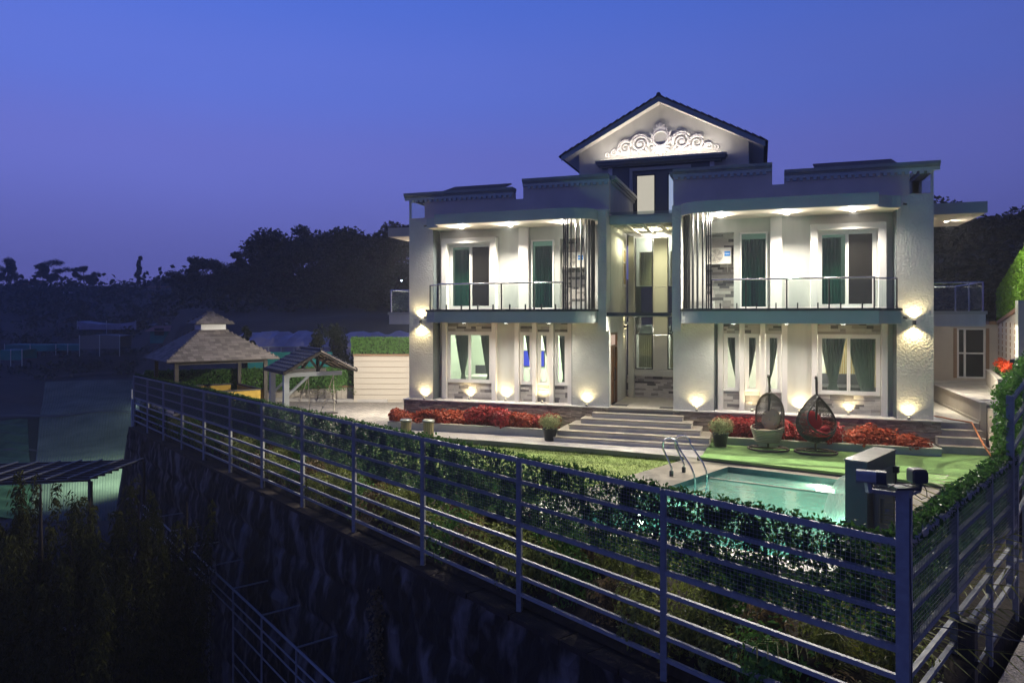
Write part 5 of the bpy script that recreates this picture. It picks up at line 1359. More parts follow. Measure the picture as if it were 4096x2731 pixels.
# ---- roofed swing frame
sa, sb = frame2(R(34))                                   # sa along gable, sb along the ridge
sn = site(-8.45, 26.6)                                   # near left eave corner
SW, SL = 2.85, 2.55
def spt(u, v, z): q = sn + sa*u + sb*v; return Vector((q.x, q.y, z))
swf = thing('swing_shelter', 'cantilever swing frame with small charcoal tiled gable roof', 'swing shelter', tuple(spt(1.2, 1.2, -.3)))
zs, zr = 1.74, 2.50
for sd_, (u0, u1) in enumerate(((0, SW/2), (SW, SW/2))):
    b = MB(); th = Vector((0,0,-.04))
    vs = [spt(u0, 0, zs), spt(u1, 0, zr), spt(u1, SL, zr), spt(u0, SL, zs)]; b.add(vs + [p+th for p in vs], [(0,1,2,3),(7,6,5,4),(0,4,5,1),(1,5,6,2),(2,6,7,3),(3,7,4,0)])
    pr = b.build('roof_panel', G['dark_timber'] if sd_ == 0 else G['soffit_paint'], swf)
    for r in range(7):
        b = MB(); t0, t1 = r/7 - .02, (r+1)/7 + .0
        lo = lambda v, t, e: spt(u0 + (u1-u0)*t, v, zs + (zr-zs)*t + e)
        n = 8
        for k in range(n):
            v0, v1 = SL*k/n, SL*(k+1)/n; vm = (v0+v1)/2
            vs = [lo(v0, t0, .045), lo(vm, t0, .075), lo(v1, t0, .045), lo(v1, t1, .012), lo(vm, t1, .035), lo(v0, t1, .012), lo(v0, t0, .0), lo(v1, t0, .0)]
            b.add(vs, [(0,1,4,5), (1,2,3,4), (6,7,2,1,0)])
        b.build('tile_course', G['charcoal_tile'], pr)
    for v in (0.0, SL*.33, SL*.66, SL):
        MB().beam(spt(u0, v + (.03 if v == 0 else 0), zs-.075), spt(u1, v + (.03 if v == 0 else 0), zr-.075), .07, .08).build('rafter', G['dark_timber'], swf)
    MB().beam(spt(u0, 0, zs-.04), spt(u0, SL, zs-.04), .06, .10).build('eave_beam', G['dark_timber'], swf)
    MB().beam(spt((u0+u1)/2, .05, (zs+zr)/2-.12), spt((u0+u1)/2, SL-.05, (zs+zr)/2-.12), .06, .05).build('purlin', G['soffit_paint'], swf)
MB().tube([spt(SW/2, 0, zr+.05), spt(SW/2, SL, zr+.05)], .05, 8).build('ridge_cap', G['charcoal_tile'], swf)
for v in (.35, 2.15):
    b = MB(); b.obox(spt(.18, v, .62), sa, sb, (0,0,1), .10, .10, 1.06); b.build('post', G['pale_steel_paint'], swf)
    b = MB(); b.beam(spt(.08, v, 1.60), spt(2.35, v, 1.60), .12, .16); b.build('beam', G['pale_steel_paint'], swf)
    b = MB(); b.beam(spt(.26, v, .85), spt(1.05, v, 1.54), .07, .09); b.build('brace', G['pale_steel_paint'], swf)
    b = MB(); b.beam(spt(SW/2-.02, v, 1.69), spt(SW/2-.02, v, zr-.10), .10, .10); b.beam(spt(SW/2, v, 1.75), spt(SW/2-.35, v, 2.20), .07, .08); b.beam(spt(SW/2, v, 1.75), spt(SW/2+.35, v, 2.20), .07, .08); b.build('king_post', G['dark_timber'], swf)
rs = thing('rope_swing', 'plank swing hanging on four ropes under the tiled shelter', 'swing', tuple(spt(1.5, 1.25, .1)))
for u in (.95, 2.1):
    for v, vv in ((.40, .15), (2.1, 2.3)): pass
for u in (1.05, 2.05):
    for du in (-.28, .28): MB().tube([spt(u, .42, 1.52), spt(u + du*.5, .75, .75), spt(u + du, 1.1, -.02)], .016, 6).build('rope', G['rope'], rs)
b = MB(); b.obox(spt(1.55, 1.1, -.04), sa, sb, (0,0,1), .85, .22, .025); b.build('seat', G['dark_timber'], rs)

# ---- bollard lamps on the path
bol = thing('bollard', 'short ribbed bollard with pale disc cap nearest the lawn', 'bollard', (-9.98, -2.75, -.1), 'bollards at the path edge')
b = MB(); b.lathe([(.0001, 0), (.15, 0), (.15, .55), (.0001, .55)], (-9.98, -2.75, -.1), 20); b.build('drum', G['room_slat'], bol)
b = MB(); b.lathe([(.0001, .551), (.20, .551), (.20, .60), (.16, .63), (.0001, .63)], (-9.98, -2.75, -.1), 20); b.build('cap', G['feature_top'], bol)
for k in range(16):
    a = 2*math.pi*k/16; MB().tube([(-9.98 + .155*math.cos(a), -2.75 + .155*math.sin(a), -.09), (-9.98 + .155*math.cos(a), -2.75 + .155*math.sin(a), .44)], .012, 5).build('rib', G['room_slat'], bol)
dup(bol, (-10.85, -2.62, -.14), label='short ribbed bollard with pale disc cap, farther from lawn')

# ---- hanging egg chairs
def lattice(b, pts, n, m, r, keep):
    """diagonal wicker weave over a surface pts(i,j)"""
    for j in range(m):
        for i in range(n):
            for d in (1, -1):
                i2 = (i + d) % n
                if keep(i, j) and keep(i2, j+1): b.tube([pts(i, j), pts(i2, j+1)], r, 3, caps=False)
            if j % 2 == 0 and keep(i, j) and keep((i+1) % n, j): b.tube([pts(i, j), pts((i+1) % n, j)], r, 3, caps=False)
def chair_stand(t, x, y, m, lean):
    b = MB(); b.tube([(x + .55*math.cos(a), y + .50*math.sin(a), .03) for a in [2*math.pi*k/40 for k in range(40)]], .028, 8, closed=True); b.build('base_ring', G[m], t, True)
    b = MB(); b.tube([(x - .52, y + .12, .03), (x + .52, y + .12, .03)], .024, 6); b.build('base_bar', G[m], t, True)
    b = MB(); b.tube([(x, y + .12, .03), (x, y + .14, .6), (x + lean*.3, y + .16, 1.3), (x + lean*.3, y + .16, 1.95), (x + lean*.2, y + .12, 2.08), (x, y + .0, 2.12), (x - lean*.1, y - .08, 2.08)], .03, 8); b.build('pole', G[m], t, True)
def pear(z):   # radius of the pear basket, z 0..1.36
    u = z/1.36
    return .52*math.sin(math.pi*min(1, (u**.72)))**.8 if 0 < u < 1 else .004
ch = thing('egg_chair', 'black wicker hanging egg chair with red cushion', 'egg chair', (1.47, -1.76, 0), 'hanging egg chairs')
cx, cy = 1.47, -1.76; chair_stand(ch, cx, cy, 'wicker_brown', .12)
fa = R(-60)                                                # opening direction
n, m = 34, 22
def epts(i, j):
    a = fa + 2*math.pi*i/n; z = 1.36*j/m; r = pear(z); return Vector((cx + r*math.cos(a), cy - .06 + r*math.sin(a), .28 + z))
open_w = lambda z: 0 if z < .30 else R(62)*math.sin(math.pi*min(1, (z-.30)/1.02))**.6
def ekeep(i, j):
    a = 2*math.pi*i/n; a = a if a <= math.pi else a - 2*math.pi; return abs(a) > open_w(1.36*j/m)
b = MB(); lattice(b, epts, n, m, .011, ekeep); b.build('wicker_basket', G['wicker_dark'], ch)
rim = []
for sg in (1, -1):
    seq = [(.30 + 1.02*k/18) for k in range(19)]
    if sg < 0: seq = seq[::-1]
    for z in seq: a = fa + sg*open_w(z); r = pear(z); rim.append((cx + r*math.cos(a), cy - .06 + r*math.sin(a), .28 + z))
b = MB(); b.tube(rim, .02, 6, closed=True); b.build('rim', G['wicker_dark'], ch, True)
b = MB(); b.tube([(cx, cy-.06, 1.63), (cx-.01, cy-.07, 1.85), (cx-.012, cy-.08, 2.07)], .012, 6); b.build('chain', G['steel'], ch)
fv = Vector((math.cos(fa), math.sin(fa), 0)); fr_ = Vector((-fv.y, fv.x, 0)); c0 = Vector((cx, cy-.06, 0))
b = MB(); b.ell(c0 + fv*.06 + Vector((0,0,.56)), .40, .42, .10, 16, 8); b.build('seat_cushion', G['cushion_red'], ch, True)
rotb = Matrix.Rotation(math.atan2(fv.y, fv.x), 3, 'Z') @ Matrix.Rotation(R(-14), 3, 'Y')
b = MB(); b.ell(c0 - fv*.24 + Vector((0,0,.86)), .11, .34, .30, 14, 10, rotb); b.build('back_cushion', G['cushion_red'], ch, True)
b = MB(); b.ell(c0 + fv*.18 + fr_*.16 + Vector((0,0,.68)), .16, .14, .09, 12, 8, rotb); b.build('pillow', G['cushion_red'], ch, True)
c2 = thing('egg_chair', 'beige open wicker hanging chair with tufted cream cushion', 'egg chair', (.22, -1.66, 0), 'hanging egg chairs')
cx, cy = .22, -1.66; chair_stand(c2, cx, cy, 'wicker_brown', .10)
fa = R(-118); fv = Vector((math.cos(fa), math.sin(fa), 0)); fr_ = Vector((-fv.y, fv.x, 0)); c0 = Vector((cx, cy-.05, 0))
def hood(i, j):   # arched back shell: i across 0..16, j up 0..16
    v = j/16; a = math.pi*(i/16 - .5)*(1.05 - .25*v); w = .42*math.sqrt(max(0.0, 1 - max(0, (v-.45)/.56)**2)) + .004
    return c0 + fr_*(w*math.sin(a)/math.sin(math.pi*.5*(1.05-.25*v))) - fv*(.06 + .30*math.cos(a)*(1 - .55*v)) + Vector((0,0,.52 + 1.08*v))
b = MB()
for j in range(16):
    for i in range(16):
        b.tube([hood(i, j), hood(i+1, j+1)], .011, 3, caps=False); b.tube([hood(i+1, j), hood(i, j+1)], .011, 3, caps=False)
    if j % 3 == 0:
        for i in range(16): b.tube([hood(i, j), hood(i+1, j)], .009, 3, caps=False)
b.build('wicker_back', G['wicker_brown'], c2)
arch = [hood(0, j) for j in range(17)] + [hood(16, j) for j in range(16, -1, -1)]
b = MB(); b.tube(arch, .022, 6); b.build('rim', G['wicker_brown'], c2, True)
b = MB(); nn = 28                                          # tub with flat woven bands
for k in range(8):
    u = k/7; ring = []
    for i in range(nn):
        a = 2*math.pi*i/nn; fr = math.cos(a); top = .12*(1 - fr)*.5
        ring.append(c0 + fv*(.05 + (.30 + .16*u)*math.cos(a)) + fr_*((.34 + .10*u)*math.sin(a)) + Vector((0,0,.26 + (.34 + top)*u)))
    b.tube(ring, .026, 6, closed=True)
b.build('tub', G['wicker_beige'], c2, True)
b = MB(); b.ell(c0 + fv*.06 + Vector((0,0,.32)), .30, .30, .05, 14, 6); b.build('tub_floor', G['wicker_beige'], c2, True)
b = MB(); b.ell(c0 + fv*.10 + Vector((0,0,.50)), .34, .34, .09, 16, 8); b.build('seat_cushion', G['cushion_beige'], c2, True)
rotb = Matrix.Rotation(math.atan2(fv.y, fv.x), 3, 'Z') @ Matrix.Rotation(R(-16), 3, 'Y')
bc = c0 - fv*.16 + Vector((0,0,.86)); b = MB(); b.ell(bc, .09, .29, .30, 16, 10, rotb); b.build('back_cushion', G['cushion_beige'], c2, True)
for du, dz in ((0, 0), (.16, .14), (-.16, .14), (.15, -.13), (-.15, -.13)): MB().ell(bc + fv*.095 + fr_*du + Vector((0,0,dz)), .03, .035, .035, 8, 6).build('tuft', G['wicker_beige'], c2)
b = MB(); b.tube([hood(8, 16), (cx, cy-.02, 1.9), (cx-.01, cy-.08, 2.07)], .012, 6); b.build('chain', G['steel'], c2)

# ---- shrubs and bedding
def bush_mesh(name, seed, n, rx, ry, rz, size, m, asp=.62, shell=.55, droop=.0, lobes=7):
    rng = random.Random(seed); b = MB()
    L = [(Vector((rng.uniform(-.55, .55)*rx, rng.uniform(-.55, .55)*ry, rz*rng.uniform(.35, .75))), rng.uniform(.4, .62)) for _ in range(lobes)]
    for _ in range(n):
        c, s_ = L[int(rng.random()*lobes)]
        d = Vector((rng.gauss(0,1), rng.gauss(0,1), rng.gauss(.15,1))).normalized(); q = shell + (1-shell)*rng.random()**.5
        p = c + Vector((d.x*rx, d.y*ry, d.z*rz))*s_*q
        if p.z < .01: p.z = rng.uniform(.01, .08)
        leaf(b, p, d + Vector((rng.gauss(0,.45), rng.gauss(0,.45), .35 - droop)), size*rng.uniform(.6, 1.3), rng, asp)
    me = b.mesh(name); me.materials.append(G[m]); return me
stem_me = MB().tube([(0,0,-.08), (.01,0,.12), (0,.01,.25)], [.02, .016, .008], 5).mesh('stem'); stem_me.materials.append(G['bark'])
def plant(name, me, loc, label, cat, group, sc_=1.0, rot=0.0, stem=True):
    t = thing(name, label, cat, loc, group); o = link('foliage', me, None, t); o.matrix_parent_inverse = Matrix(); o.scale = (sc_, sc_, sc_) if not isinstance(sc_, tuple) else sc_; o.rotation_euler = (0,0,rot)
    if stem: q = link('stem', stem_me, None, t); q.matrix_parent_inverse = Matrix()
    return t
red = [bush_mesh('red_bush', 300+i, 1500, .72, .46, .56, .115, m, .75, lobes=13) for i, m in enumerate(('leaf_red', 'leaf_coral', 'leaf_red', 'leaf_coral'))]
rr = random.Random(9)
posd = ['leftmost', 'second', 'third', 'fourth', 'fifth', 'sixth', 'seventh', 'eighth']
left_x = [-12.0, -11.45, -10.75, -10.05, -9.0, -8.25, -7.5, -6.85]; lh = [.8, .6, .85, .8, 1.05, 1.0, .9, .7]
for i, x in enumerate(left_x):
    plant('coleus_bush', red[1 if i < 4 else (0 if i != 6 else 1)], (x, -.68 + rr.uniform(-.06, .06), .06), f'ruffled red foliage plant, {posd[i]} from the left in the left planter', 'red plant', 'red plants in the planters', (1.0, .95, lh[i]), rr.uniform(0, 6))
plant('coleus_bush', red[0], (-6.52, -.42, .06), 'small crimson plant behind the left potted shrub', 'red plant', 'red plants in the planters', (.6, .6, .8), 1.0)
right_x = [-.75, -.15, .55, 1.25, 1.95, 2.7, 3.4, 4.15]; rh = [1.0, .95, .85, .9, 1.0, .95, .8, .62]
for i, x in enumerate(right_x):
    plant('coleus_bush', red[0 if i < 5 else 1], (x, -.66 + rr.uniform(-.06, .06), .10), f'ruffled red foliage plant, {posd[i]} from the left in the right planter', 'red plant', 'red plants in the planters', (1.0, .95, rh[i]), rr.uniform(0, 6))
frost = bush_mesh('frost_bush', 320, 1500, .42, .42, .44, .06, 'leaf_frost', .35, .3)
for loc, lb in (((-1.10, -1.62, 0), 'variegated shrub in black pot right of the steps'), ((-6.25, -1.75, -.1), 'variegated shrub in black pot left of the steps')):
    t = thing('potted_shrub', lb, 'potted plant', loc, 'potted shrubs flanking the steps')
    b = MB(); b.lathe([(.0001, 0), (.17, 0), (.22, .36), (.235, .36), (.235, .40), (.20, .40), (.19, .33), (.0001, .33)], loc, 18); b.build('pot', G['pot_black'], t, True)
    o = link('foliage', frost, None, t); o.location = (loc[0], loc[1], loc[2] + .34); o.scale = (1.15, 1.15, 1.05)
    for k in range(5): MB().tube([(loc[0], loc[1], loc[2]+.33), (loc[0] + .15*math.cos(k*1.3), loc[1] + .15*math.sin(k*1.3), loc[2]+.62)], [.012, .006], 5).build('stem', G['bark'], t)
# bank shrubs along the fence
bank_me = [bush_mesh('bank_shrub', 340+i, 900, .44, .44, .55, .078, m, .40, .35) for i, m in enumerate(('leaf_bronze', 'leaf_olive', 'leaf_hedge', 'leaf_olive', 'leaf_olive'))]
kk = 11.75; i = 0
places = ['by the corner post', 'below the waterfall block', 'below the pool', 'below the ladder', 'below the lawn', 'below the steps', 'below the path', 'below the bollards', 'below the driveway', 'below the swing', 'below the gazebo', 'at the far end']
cnt = {}
while kk > .15:
    for row in (0, 1):
        off = .42 + .75*row + rr.uniform(-.1, .1); kz = kk + rr.uniform(-.06, .06) + .11*row
        p = fpost(kz) + fin*off; zb = ftop(kz) - FB + .03; z = zb + (-.27 - zb)*((off-.12)/1.9)**.8 - .06
        bay = int(12 - kk); pn = places[min(11, bay)]; key = (bay, row); cnt[key] = cnt.get(key, 0) + 1
        tone = ['bronze', 'olive', 'green', 'olive', 'pale olive'][i % 5]
        lb = f'{tone} leaved shrub on the bank {pn}, {"fence side" if row == 0 else "garden side"} row, plant {["one", "two", "three", "four", "five"][min(4, cnt[key]-1)]}'
        plant('bank_shrub', bank_me[i % 5], (p.x, p.y, z), lb, 'shrub', 'shrubs on the bank behind the fence', (lambda q: (q, q, q*1.4))(rr.uniform(.85, 1.2)), rr.uniform(0, 6)); i += 1
    kk -= .245
# palms and grasses by the right fence and the corner
def frond_plant(name, loc, label, n, L, m, cat='palm', droop=1.0, group='palms inside the right fence', seed=0, wid=.03):
    rng = random.Random(seed); t = thing(name, label, cat, loc, group)
    for k in range(n):
        a = rng.uniform(0, 6.28); l = L*rng.uniform(.7, 1.1); el = rng.uniform(.7, 1.35); b = MB(); P = []
        for j in range(9):
            u = j/8; P.append(Vector((loc[0] + math.cos(a)*l*u*math.cos(el)*(1+.4*u), loc[1] + math.sin(a)*l*u*math.cos(el)*(1+.4*u), loc[2] + l*(u*math.sin(el) - droop*.45*u*u))))
        b.tube(P, [.008*(1-.8*j/8) for j in range(9)], 4)
        for j in range(1, 9):
            for s_ in (1, -1):
                for f in (0, .5):
                    p = P[j-1].lerp(P[j], f); d = (P[j]-P[j-1]).normalized(); sd = Vector((-d.y, d.x, 0)).normalized()*s_; ln = l*.30*(1 - abs(j/8 - .45)*.9)
                    q = p + sd*ln*.8 + d*ln*.6 + Vector((0,0,-ln*.25)); w = d*wid
                    b.add([p - w*.5, p + w*.5, q], [(0,1,2)])
        b.build('frond', G[m], t)
    return t
qa = lambda a, c, z: tuple(O + rd*a - rn*c + Vector((0,0,z - O.z)))
frond_plant('areca_palm', qa(4.1, .75, -.35), 'yellow green feathery palm rising behind the right fence', 17, 2.9, 'leaf_palm', seed=1)
frond_plant('areca_palm', qa(1.7, .8, -.6), 'small yellow green palm beside the waterfall block', 11, 2.1, 'leaf_palm', seed=2)
for j, (k, c, ln) in enumerate(((11.86, .75, .9), (11.7, .45, .7), (11.5, .8, .85))):
    p = fpost(k) + fin*c; frond_plant('areca_palm', (p.x, p.y, ftop(k)-FB+.25), ['young palm in the corner of the fences', 'young palm low behind the last fence panel', 'young palm between bronze shrubs near the corner'][j], 9, ln, 'leaf_palm', seed=5+j)
def grass(loc, label, n, L, m='leaf_hedge', seed=0, group='grass clumps by the side steps'):
    rng = random.Random(seed); t = thing('fountain_grass', label, 'grass clump', loc, group); b = MB()
    for k in range(n):
        a = rng.uniform(0, 6.28); l = L*rng.uniform(.6, 1.1); r0 = rng.uniform(0, .12); w = Vector((-math.sin(a), math.cos(a), 0))*.008
        P = [Vector((loc[0] + math.cos(a)*(r0 + l*.55*u*u), loc[1] + math.sin(a)*(r0 + l*.55*u*u), loc[2] + l*(u - .45*u*u))) for u in (0, .35, .7, 1)]
        for j in range(3): b.add([P[j]-w*(1-j/3), P[j]+w*(1-j/3), P[j+1]+w*(1-(j+1)/3), P[j+1]-w*(1-(j+1)/3)], [(0,1,2,3)])
    b.build('blades', G[m], t)
grass((6.45, -.1, 1.15), 'arching grass clump in the tall cream planter', 260, 1.1, seed=1); grass((7.0, -.05, 1.15), 'second arching grass clump nearer the tall fence', 260, 1.15, seed=2)
for j, (x, y, lb) in enumerate(((8.12, 6.3, 'orange red salvia at the back of the flower planter'), (7.85, 5.0, 'orange red salvia in the middle of the flower planter'), (7.5, 3.2, 'orange red salvia at the front of the flower planter'))):
    t = plant('salvia', bush_mesh('salvia_leaves', 400+j, 260, .34, .34, .32, .10, 'leaf_hedge'), (x, y, 1.75), lb, 'flowers', 'orange flowers in the planter', 1.0)
    o = link('blossom', bush_mesh('salvia_bloom', 410+j, 260, .30, .30, .24, .09, 'flower_orange', .4, .5), None, t); o.matrix_parent_inverse = Matrix(); o.location = (0, 0, .28)
# hose
hs = MB().tube([(4.8, 1.6, .765), (5.2, 1.2, .765), (5.35, .8, .765), (5.6, .5, .765), (5.72, .2, .77), (5.75, -.05, .61), (5.78, -.35, .43), (5.82, -.65, .24), (5.9, -.95, .03), (6.3, -1.1, .02)], .022, 7).build('garden_hose', G['orange_hose'], None, True); tag(hs, 'orange hose running down the side steps', 'hose')

# ---- clipped hedges
def hedge(name, a, c, z0, z1, th, n, size, m, label, solid=True, seed=0):
    rng = random.Random(seed); a, c = Vector(a), Vector(c); u = (c-a); L = u.length; u.normalize(); nn_ = Vector((u.y, -u.x, 0)); mid = (a+c)/2
    t = thing(name, label, 'hedge', (mid.x, mid.y, z0 if not isinstance(z0, tuple) else z0[0]), 'hedges along the boundary')
    zz = lambda s_, w: (z0[0] + (z0[1]-z0[0])*s_ if isinstance(z0, tuple) else z0)*(1-w) + (z1[0] + (z1[1]-z1[0])*s_ if isinstance(z1, tuple) else z1)*w
    b = MB(); A2, C2 = a, c
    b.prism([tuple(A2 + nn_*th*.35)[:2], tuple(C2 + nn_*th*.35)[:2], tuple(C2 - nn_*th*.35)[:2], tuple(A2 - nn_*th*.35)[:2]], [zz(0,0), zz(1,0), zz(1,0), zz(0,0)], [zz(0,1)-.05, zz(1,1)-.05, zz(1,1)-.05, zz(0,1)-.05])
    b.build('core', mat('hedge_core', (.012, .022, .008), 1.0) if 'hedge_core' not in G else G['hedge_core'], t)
    b = MB()
    for _ in range(n):
        s_ = rng.random(); w = rng.random()**.9; f = rng.random()
        if f < .78: off = th*.5*(1 + rng.gauss(0, .08)); wv = w
        else: off = th*rng.uniform(-.5, .5); wv = 1 + rng.gauss(0, .03)
        p = a + u*(L*s_) + nn_*off + Vector((0, 0, zz(s_, wv) - a.z))
        leaf(b, p, nn_ + Vector((rng.gauss(0,.6), rng.gauss(0,.6), rng.gauss(.35,.5))), size*rng.uniform(.6, 1.3), rng)
    b.build('foliage', G[m], t)
hedge('boundary_hedge', site(-18.9, 37.0), site(-7.3, 36.75), (-.25, .24), (.95, 1.22), .30, 9000, .12, 'leaf_hedge', 'long green hedge screen behind the gazebo and swing', seed=1)
hedge('boundary_hedge', site(-8.1, 36.25), site(-1.2, 36.25), 1.92, 2.72, .26, 5200, .11, 'leaf_hedge', 'green hedge screen on top of the board wall', seed=2)
hedge('boundary_hedge', tuple(A + bn*-.35 + bd*-1.6), tuple(B + bn*-.35), (3.6, 4.15), (4.9, 6.1), .40, 7000, .12, 'leaf_bright', 'bright yellow green hedge above the slotted wall at right', seed=3)
tn = MB(); tn.beam(site(-14.2, 38.6, 1.45), site(-9.6, 38.4, 1.45), .02, .9); tag(tn.build('green_netting', G['net_teal']), 'green shade netting above the hedge behind the gazebo', 'netting')
# small ornamental tree and seedlings by the panel wall
def sprig(loc, h, n, label, size=.12, spread=.25, m='leaf_olive', seed=0, cat='plant', group='young plants along the panelled wall'):
    rng = random.Random(seed); t = thing('young_plant', label, cat, loc, group)
    MB().tube([loc, (loc[0]+.03, loc[1], loc[2]+h*.5), (loc[0], loc[1]+.02, loc[2]+h)], [.02, .014, .006], 5).build('stem', G['bark'], t)
    b = MB()
    for _ in range(n):
        z = loc[2] + h*rng.uniform(.4, 1.05); p = Vector((loc[0] + rng.gauss(0, spread), loc[1] + rng.gauss(0, spread), z)); leaf(b, p, Vector((rng.gauss(0,1), rng.gauss(0,1), 1)), size*rng.uniform(.6,1.3), rng, .45)
    b.build('foliage', G[m], t)
sprig(tuple(site(-8.6, 35.2, -.45)), 1.6, 420, 'small bushy tree against the panelled wall right of the swing', .14, .30, 'leaf_hedge', 1)
for j, (la, h) in enumerate(((-10.6, .8), (-9.75, .55), (-9.0, .5), (-7.9, .62))): sprig(tuple(site(la, 36.0, -.35)), h, 26, ['thin seedling at the left of the panelled wall', 'thin seedling left of the swing ropes', 'thin seedling between the swing ropes', 'thin seedling near the corner with board wall'][j], .12, .13, seed=10+j)

# ---- lawn blades along the edges and over the lawn
rng = random.Random(77); b = MB()
def pip(x, y, poly):
    c = False; j = len(poly)-1
    for i in range(len(poly)):
        if (poly[i][1] > y) != (poly[j][1] > y) and x < (poly[j][0]-poly[i][0])*(y-poly[i][1])/(poly[j][1]-poly[i][1]) + poly[i][0]: c = not c
        j = i
    return c
k = 0
while k < 26000:
    x, y = rng.uniform(-12, -1.9), rng.uniform(-11.5, -2.2)
    if not pip(x, y, lawn): k += .3; continue
    k += 1; a = rng.uniform(0, 6.28); h = rng.uniform(.02, .05); w = .008
    dx, dy = math.cos(a), math.sin(a)
    b.add([(x - dy*w, y + dx*w, -.262), (x + dy*w, y - dx*w, -.262), (x + dx*h*.6, y + dy*h*.6, -.26 + h)], [(0,1,2)])
for i in range(1500):
    u = rng.random()*(len(edge)-1); q = int(u); f = u - q; x = edge[q][0] + (edge[q+1][0]-edge[q][0])*f; y = edge[q][1] + (edge[q+1][1]-edge[q][1])*f - .03 - abs(rng.gauss(0, .02)); h = rng.uniform(.03, .09); a = rng.uniform(0, 6.28); w = .01
    b.add([(x - w, y, -.262), (x + w, y, -.262), (x + .03*math.cos(a), y + .03*math.sin(a), -.26 + h)], [(0,1,2)])
stuff(tag(b.build('grass_blades', G['turf_grass']), 'short green grass blades of the lower lawn', 'grass'))
# ================================================================= BACKGROUND
# ---- trees: tapered trunk, limbs and a crown of leaf clumps
def tree_meshes(seed, h, spread, style):
    rng = random.Random(seed); tb = MB(); cb = MB()
    tr_h = h*(.42 if style != 'column' else .2); r0 = h*.022
    P = [Vector((0, 0, -h*.06)), Vector((rng.gauss(0,.01)*h, rng.gauss(0,.01)*h, tr_h*.5)), Vector((rng.gauss(0,.02)*h, rng.gauss(0,.02)*h, tr_h))]
    tb.tube(P, [r0, r0*.8, r0*.6], 7); ends = []
    nb = 11 if style != 'column' else 8
    for i in range(nb):
        a = rng.uniform(0, 6.28); u = rng.uniform(.5, 1)
        if style == 'umbrella': e = Vector((math.cos(a)*spread*rng.uniform(.3, 1), math.sin(a)*spread*rng.uniform(.3, 1), h*rng.uniform(.70, .97)))
        elif style == 'column': e = Vector((math.cos(a)*spread*rng.uniform(0, .6), math.sin(a)*spread*rng.uniform(0, .6), h*(.22 + .78*(i+.5)/nb)))
        else: e = Vector((math.cos(a)*spread*rng.uniform(.2, .95), math.sin(a)*spread*rng.uniform(.2, .95), h*rng.uniform(.25, .96)))
        s_ = P[1].lerp(P[2], u); mid = s_.lerp(e, .5) + Vector((0, 0, h*.03))
        tb.tube([s_, mid, e], [r0*.42, r0*.28, r0*.1], 5); ends.append(e)
        if style != 'column':
            for _ in range(2):
                e2 = e + Vector((rng.gauss(0, spread*.22), rng.gauss(0, spread*.22), rng.gauss(0, h*.06))); tb.tube([mid, e2], [r0*.22, r0*.08], 4); ends.append(e2)
    for e in ends:
        cr_ = spread*(.40 if style != 'column' else .55)*rng.uniform(.6, 1.2)
        for _ in range(260 if style != 'column' else 260):
            d = Vector((rng.gauss(0,1), rng.gauss(0,1), rng.gauss(0,.75))).normalized()*cr_*rng.random()**.45
            d.z *= .8 if style != 'column' else 1.3
            leaf(cb, e + d, Vector((rng.gauss(0,1), rng.gauss(0,1), rng.gauss(.3,1))), h*.045*rng.uniform(.5, 1.3), rng, .6)
    t = tb.mesh('trunk'); t.materials.append(G['bark']); c = cb.mesh('crown'); c.materials.append(G['leaf_tree'])
    return t, c
KIND = {'round': [tree_meshes(500+i, 10, 3.6, 'round') for i in range(3)], 'umbrella': [tree_meshes(520+i, 10, 4.2, 'umbrella') for i in range(2)], 'column': [tree_meshes(540+i, 10, 1.5, 'column') for i in range(2)]}
def tree(kind, var, lat, d, h, label, wid=1.0, z=None, group='trees on the hillside', rot=None):
    z = terrain_z(lat, d) - .2 if z is None else z
    p = site(lat, d, z); t = thing('hill_tree', label, 'tree', tuple(p), group); k = h/10
    for nm, me in zip(('trunk', 'crown'), KIND[kind][var]):
        o = link(nm, me, None, t); o.matrix_parent_inverse = Matrix(); o.scale = (k*wid*1.5, k*wid*1.5, k); o.rotation_euler = (0, 0, rot if rot is not None else (lat*1.7 + d) % 6.28)
F_ = 2873.0
def tpx(u, ytop, ybase, d, kind, var, label, wid=1.0, **kw):
    """tree seen at image column u (survey photo pixels), standing d metres away"""
    lat = (u - 2048)/F_*d; zt = 3.8 + (1266 - ytop)/F_*d; zb = 3.8 + (1266 - ybase)/F_*d
    zg = terrain_z(lat, d) - .3; tree(kind, var, lat, d, zt - min(zb, zg), label, wid, min(zb, zg), **kw)
tpx(25, 1030, 1160, 215, 'round', 0, 'ragged dark tree cut by the left edge', 0.49)
tpx(75, 1095, 1160, 216, 'round', 2, 'small dark tree just right of the left edge tree', 0.53)
tpx(205, 1042, 1150, 218, 'round', 0, 'broad spreading tree on the ridge at left', 0.83)
tpx(150, 1100, 1150, 219, 'round', 1, 'low round tree left of the spreading ridge tree', 0.53)
tpx(335, 1072, 1150, 217, 'round', 1, 'twin peaked bushy tree on the ridge', 0.83)
tpx(385, 1085, 1150, 216, 'round', 2, 'bushy tree on the right flank of the twin peaked one', 0.66)
tpx(290, 1118, 1150, 220, 'round', 0, 'low bush on the ridge left of the twin peaked tree', 1.06)
tpx(552, 1026, 1150, 214, 'column', 0, 'lone tall slender tree standing on the ridge', 0.63)
tpx(575, 1090, 1150, 213, 'column', 1, 'shorter slender tree touching the lone tall one', 0.73)
tpx(520, 1125, 1150, 219, 'round', 0, 'low ridge bush left of the lone slender tree', 1.06)
tpx(640, 1112, 1150, 221, 'round', 1, 'low rounded bush right of the lone slender tree', 1.12)
tpx(690, 1110, 1150, 221, 'round', 2, 'second low rounded bush before the big trees', 1.06)
tpx(745, 1085, 1210, 150, 'round', 0, 'left shoulder tree of the big group', .95)
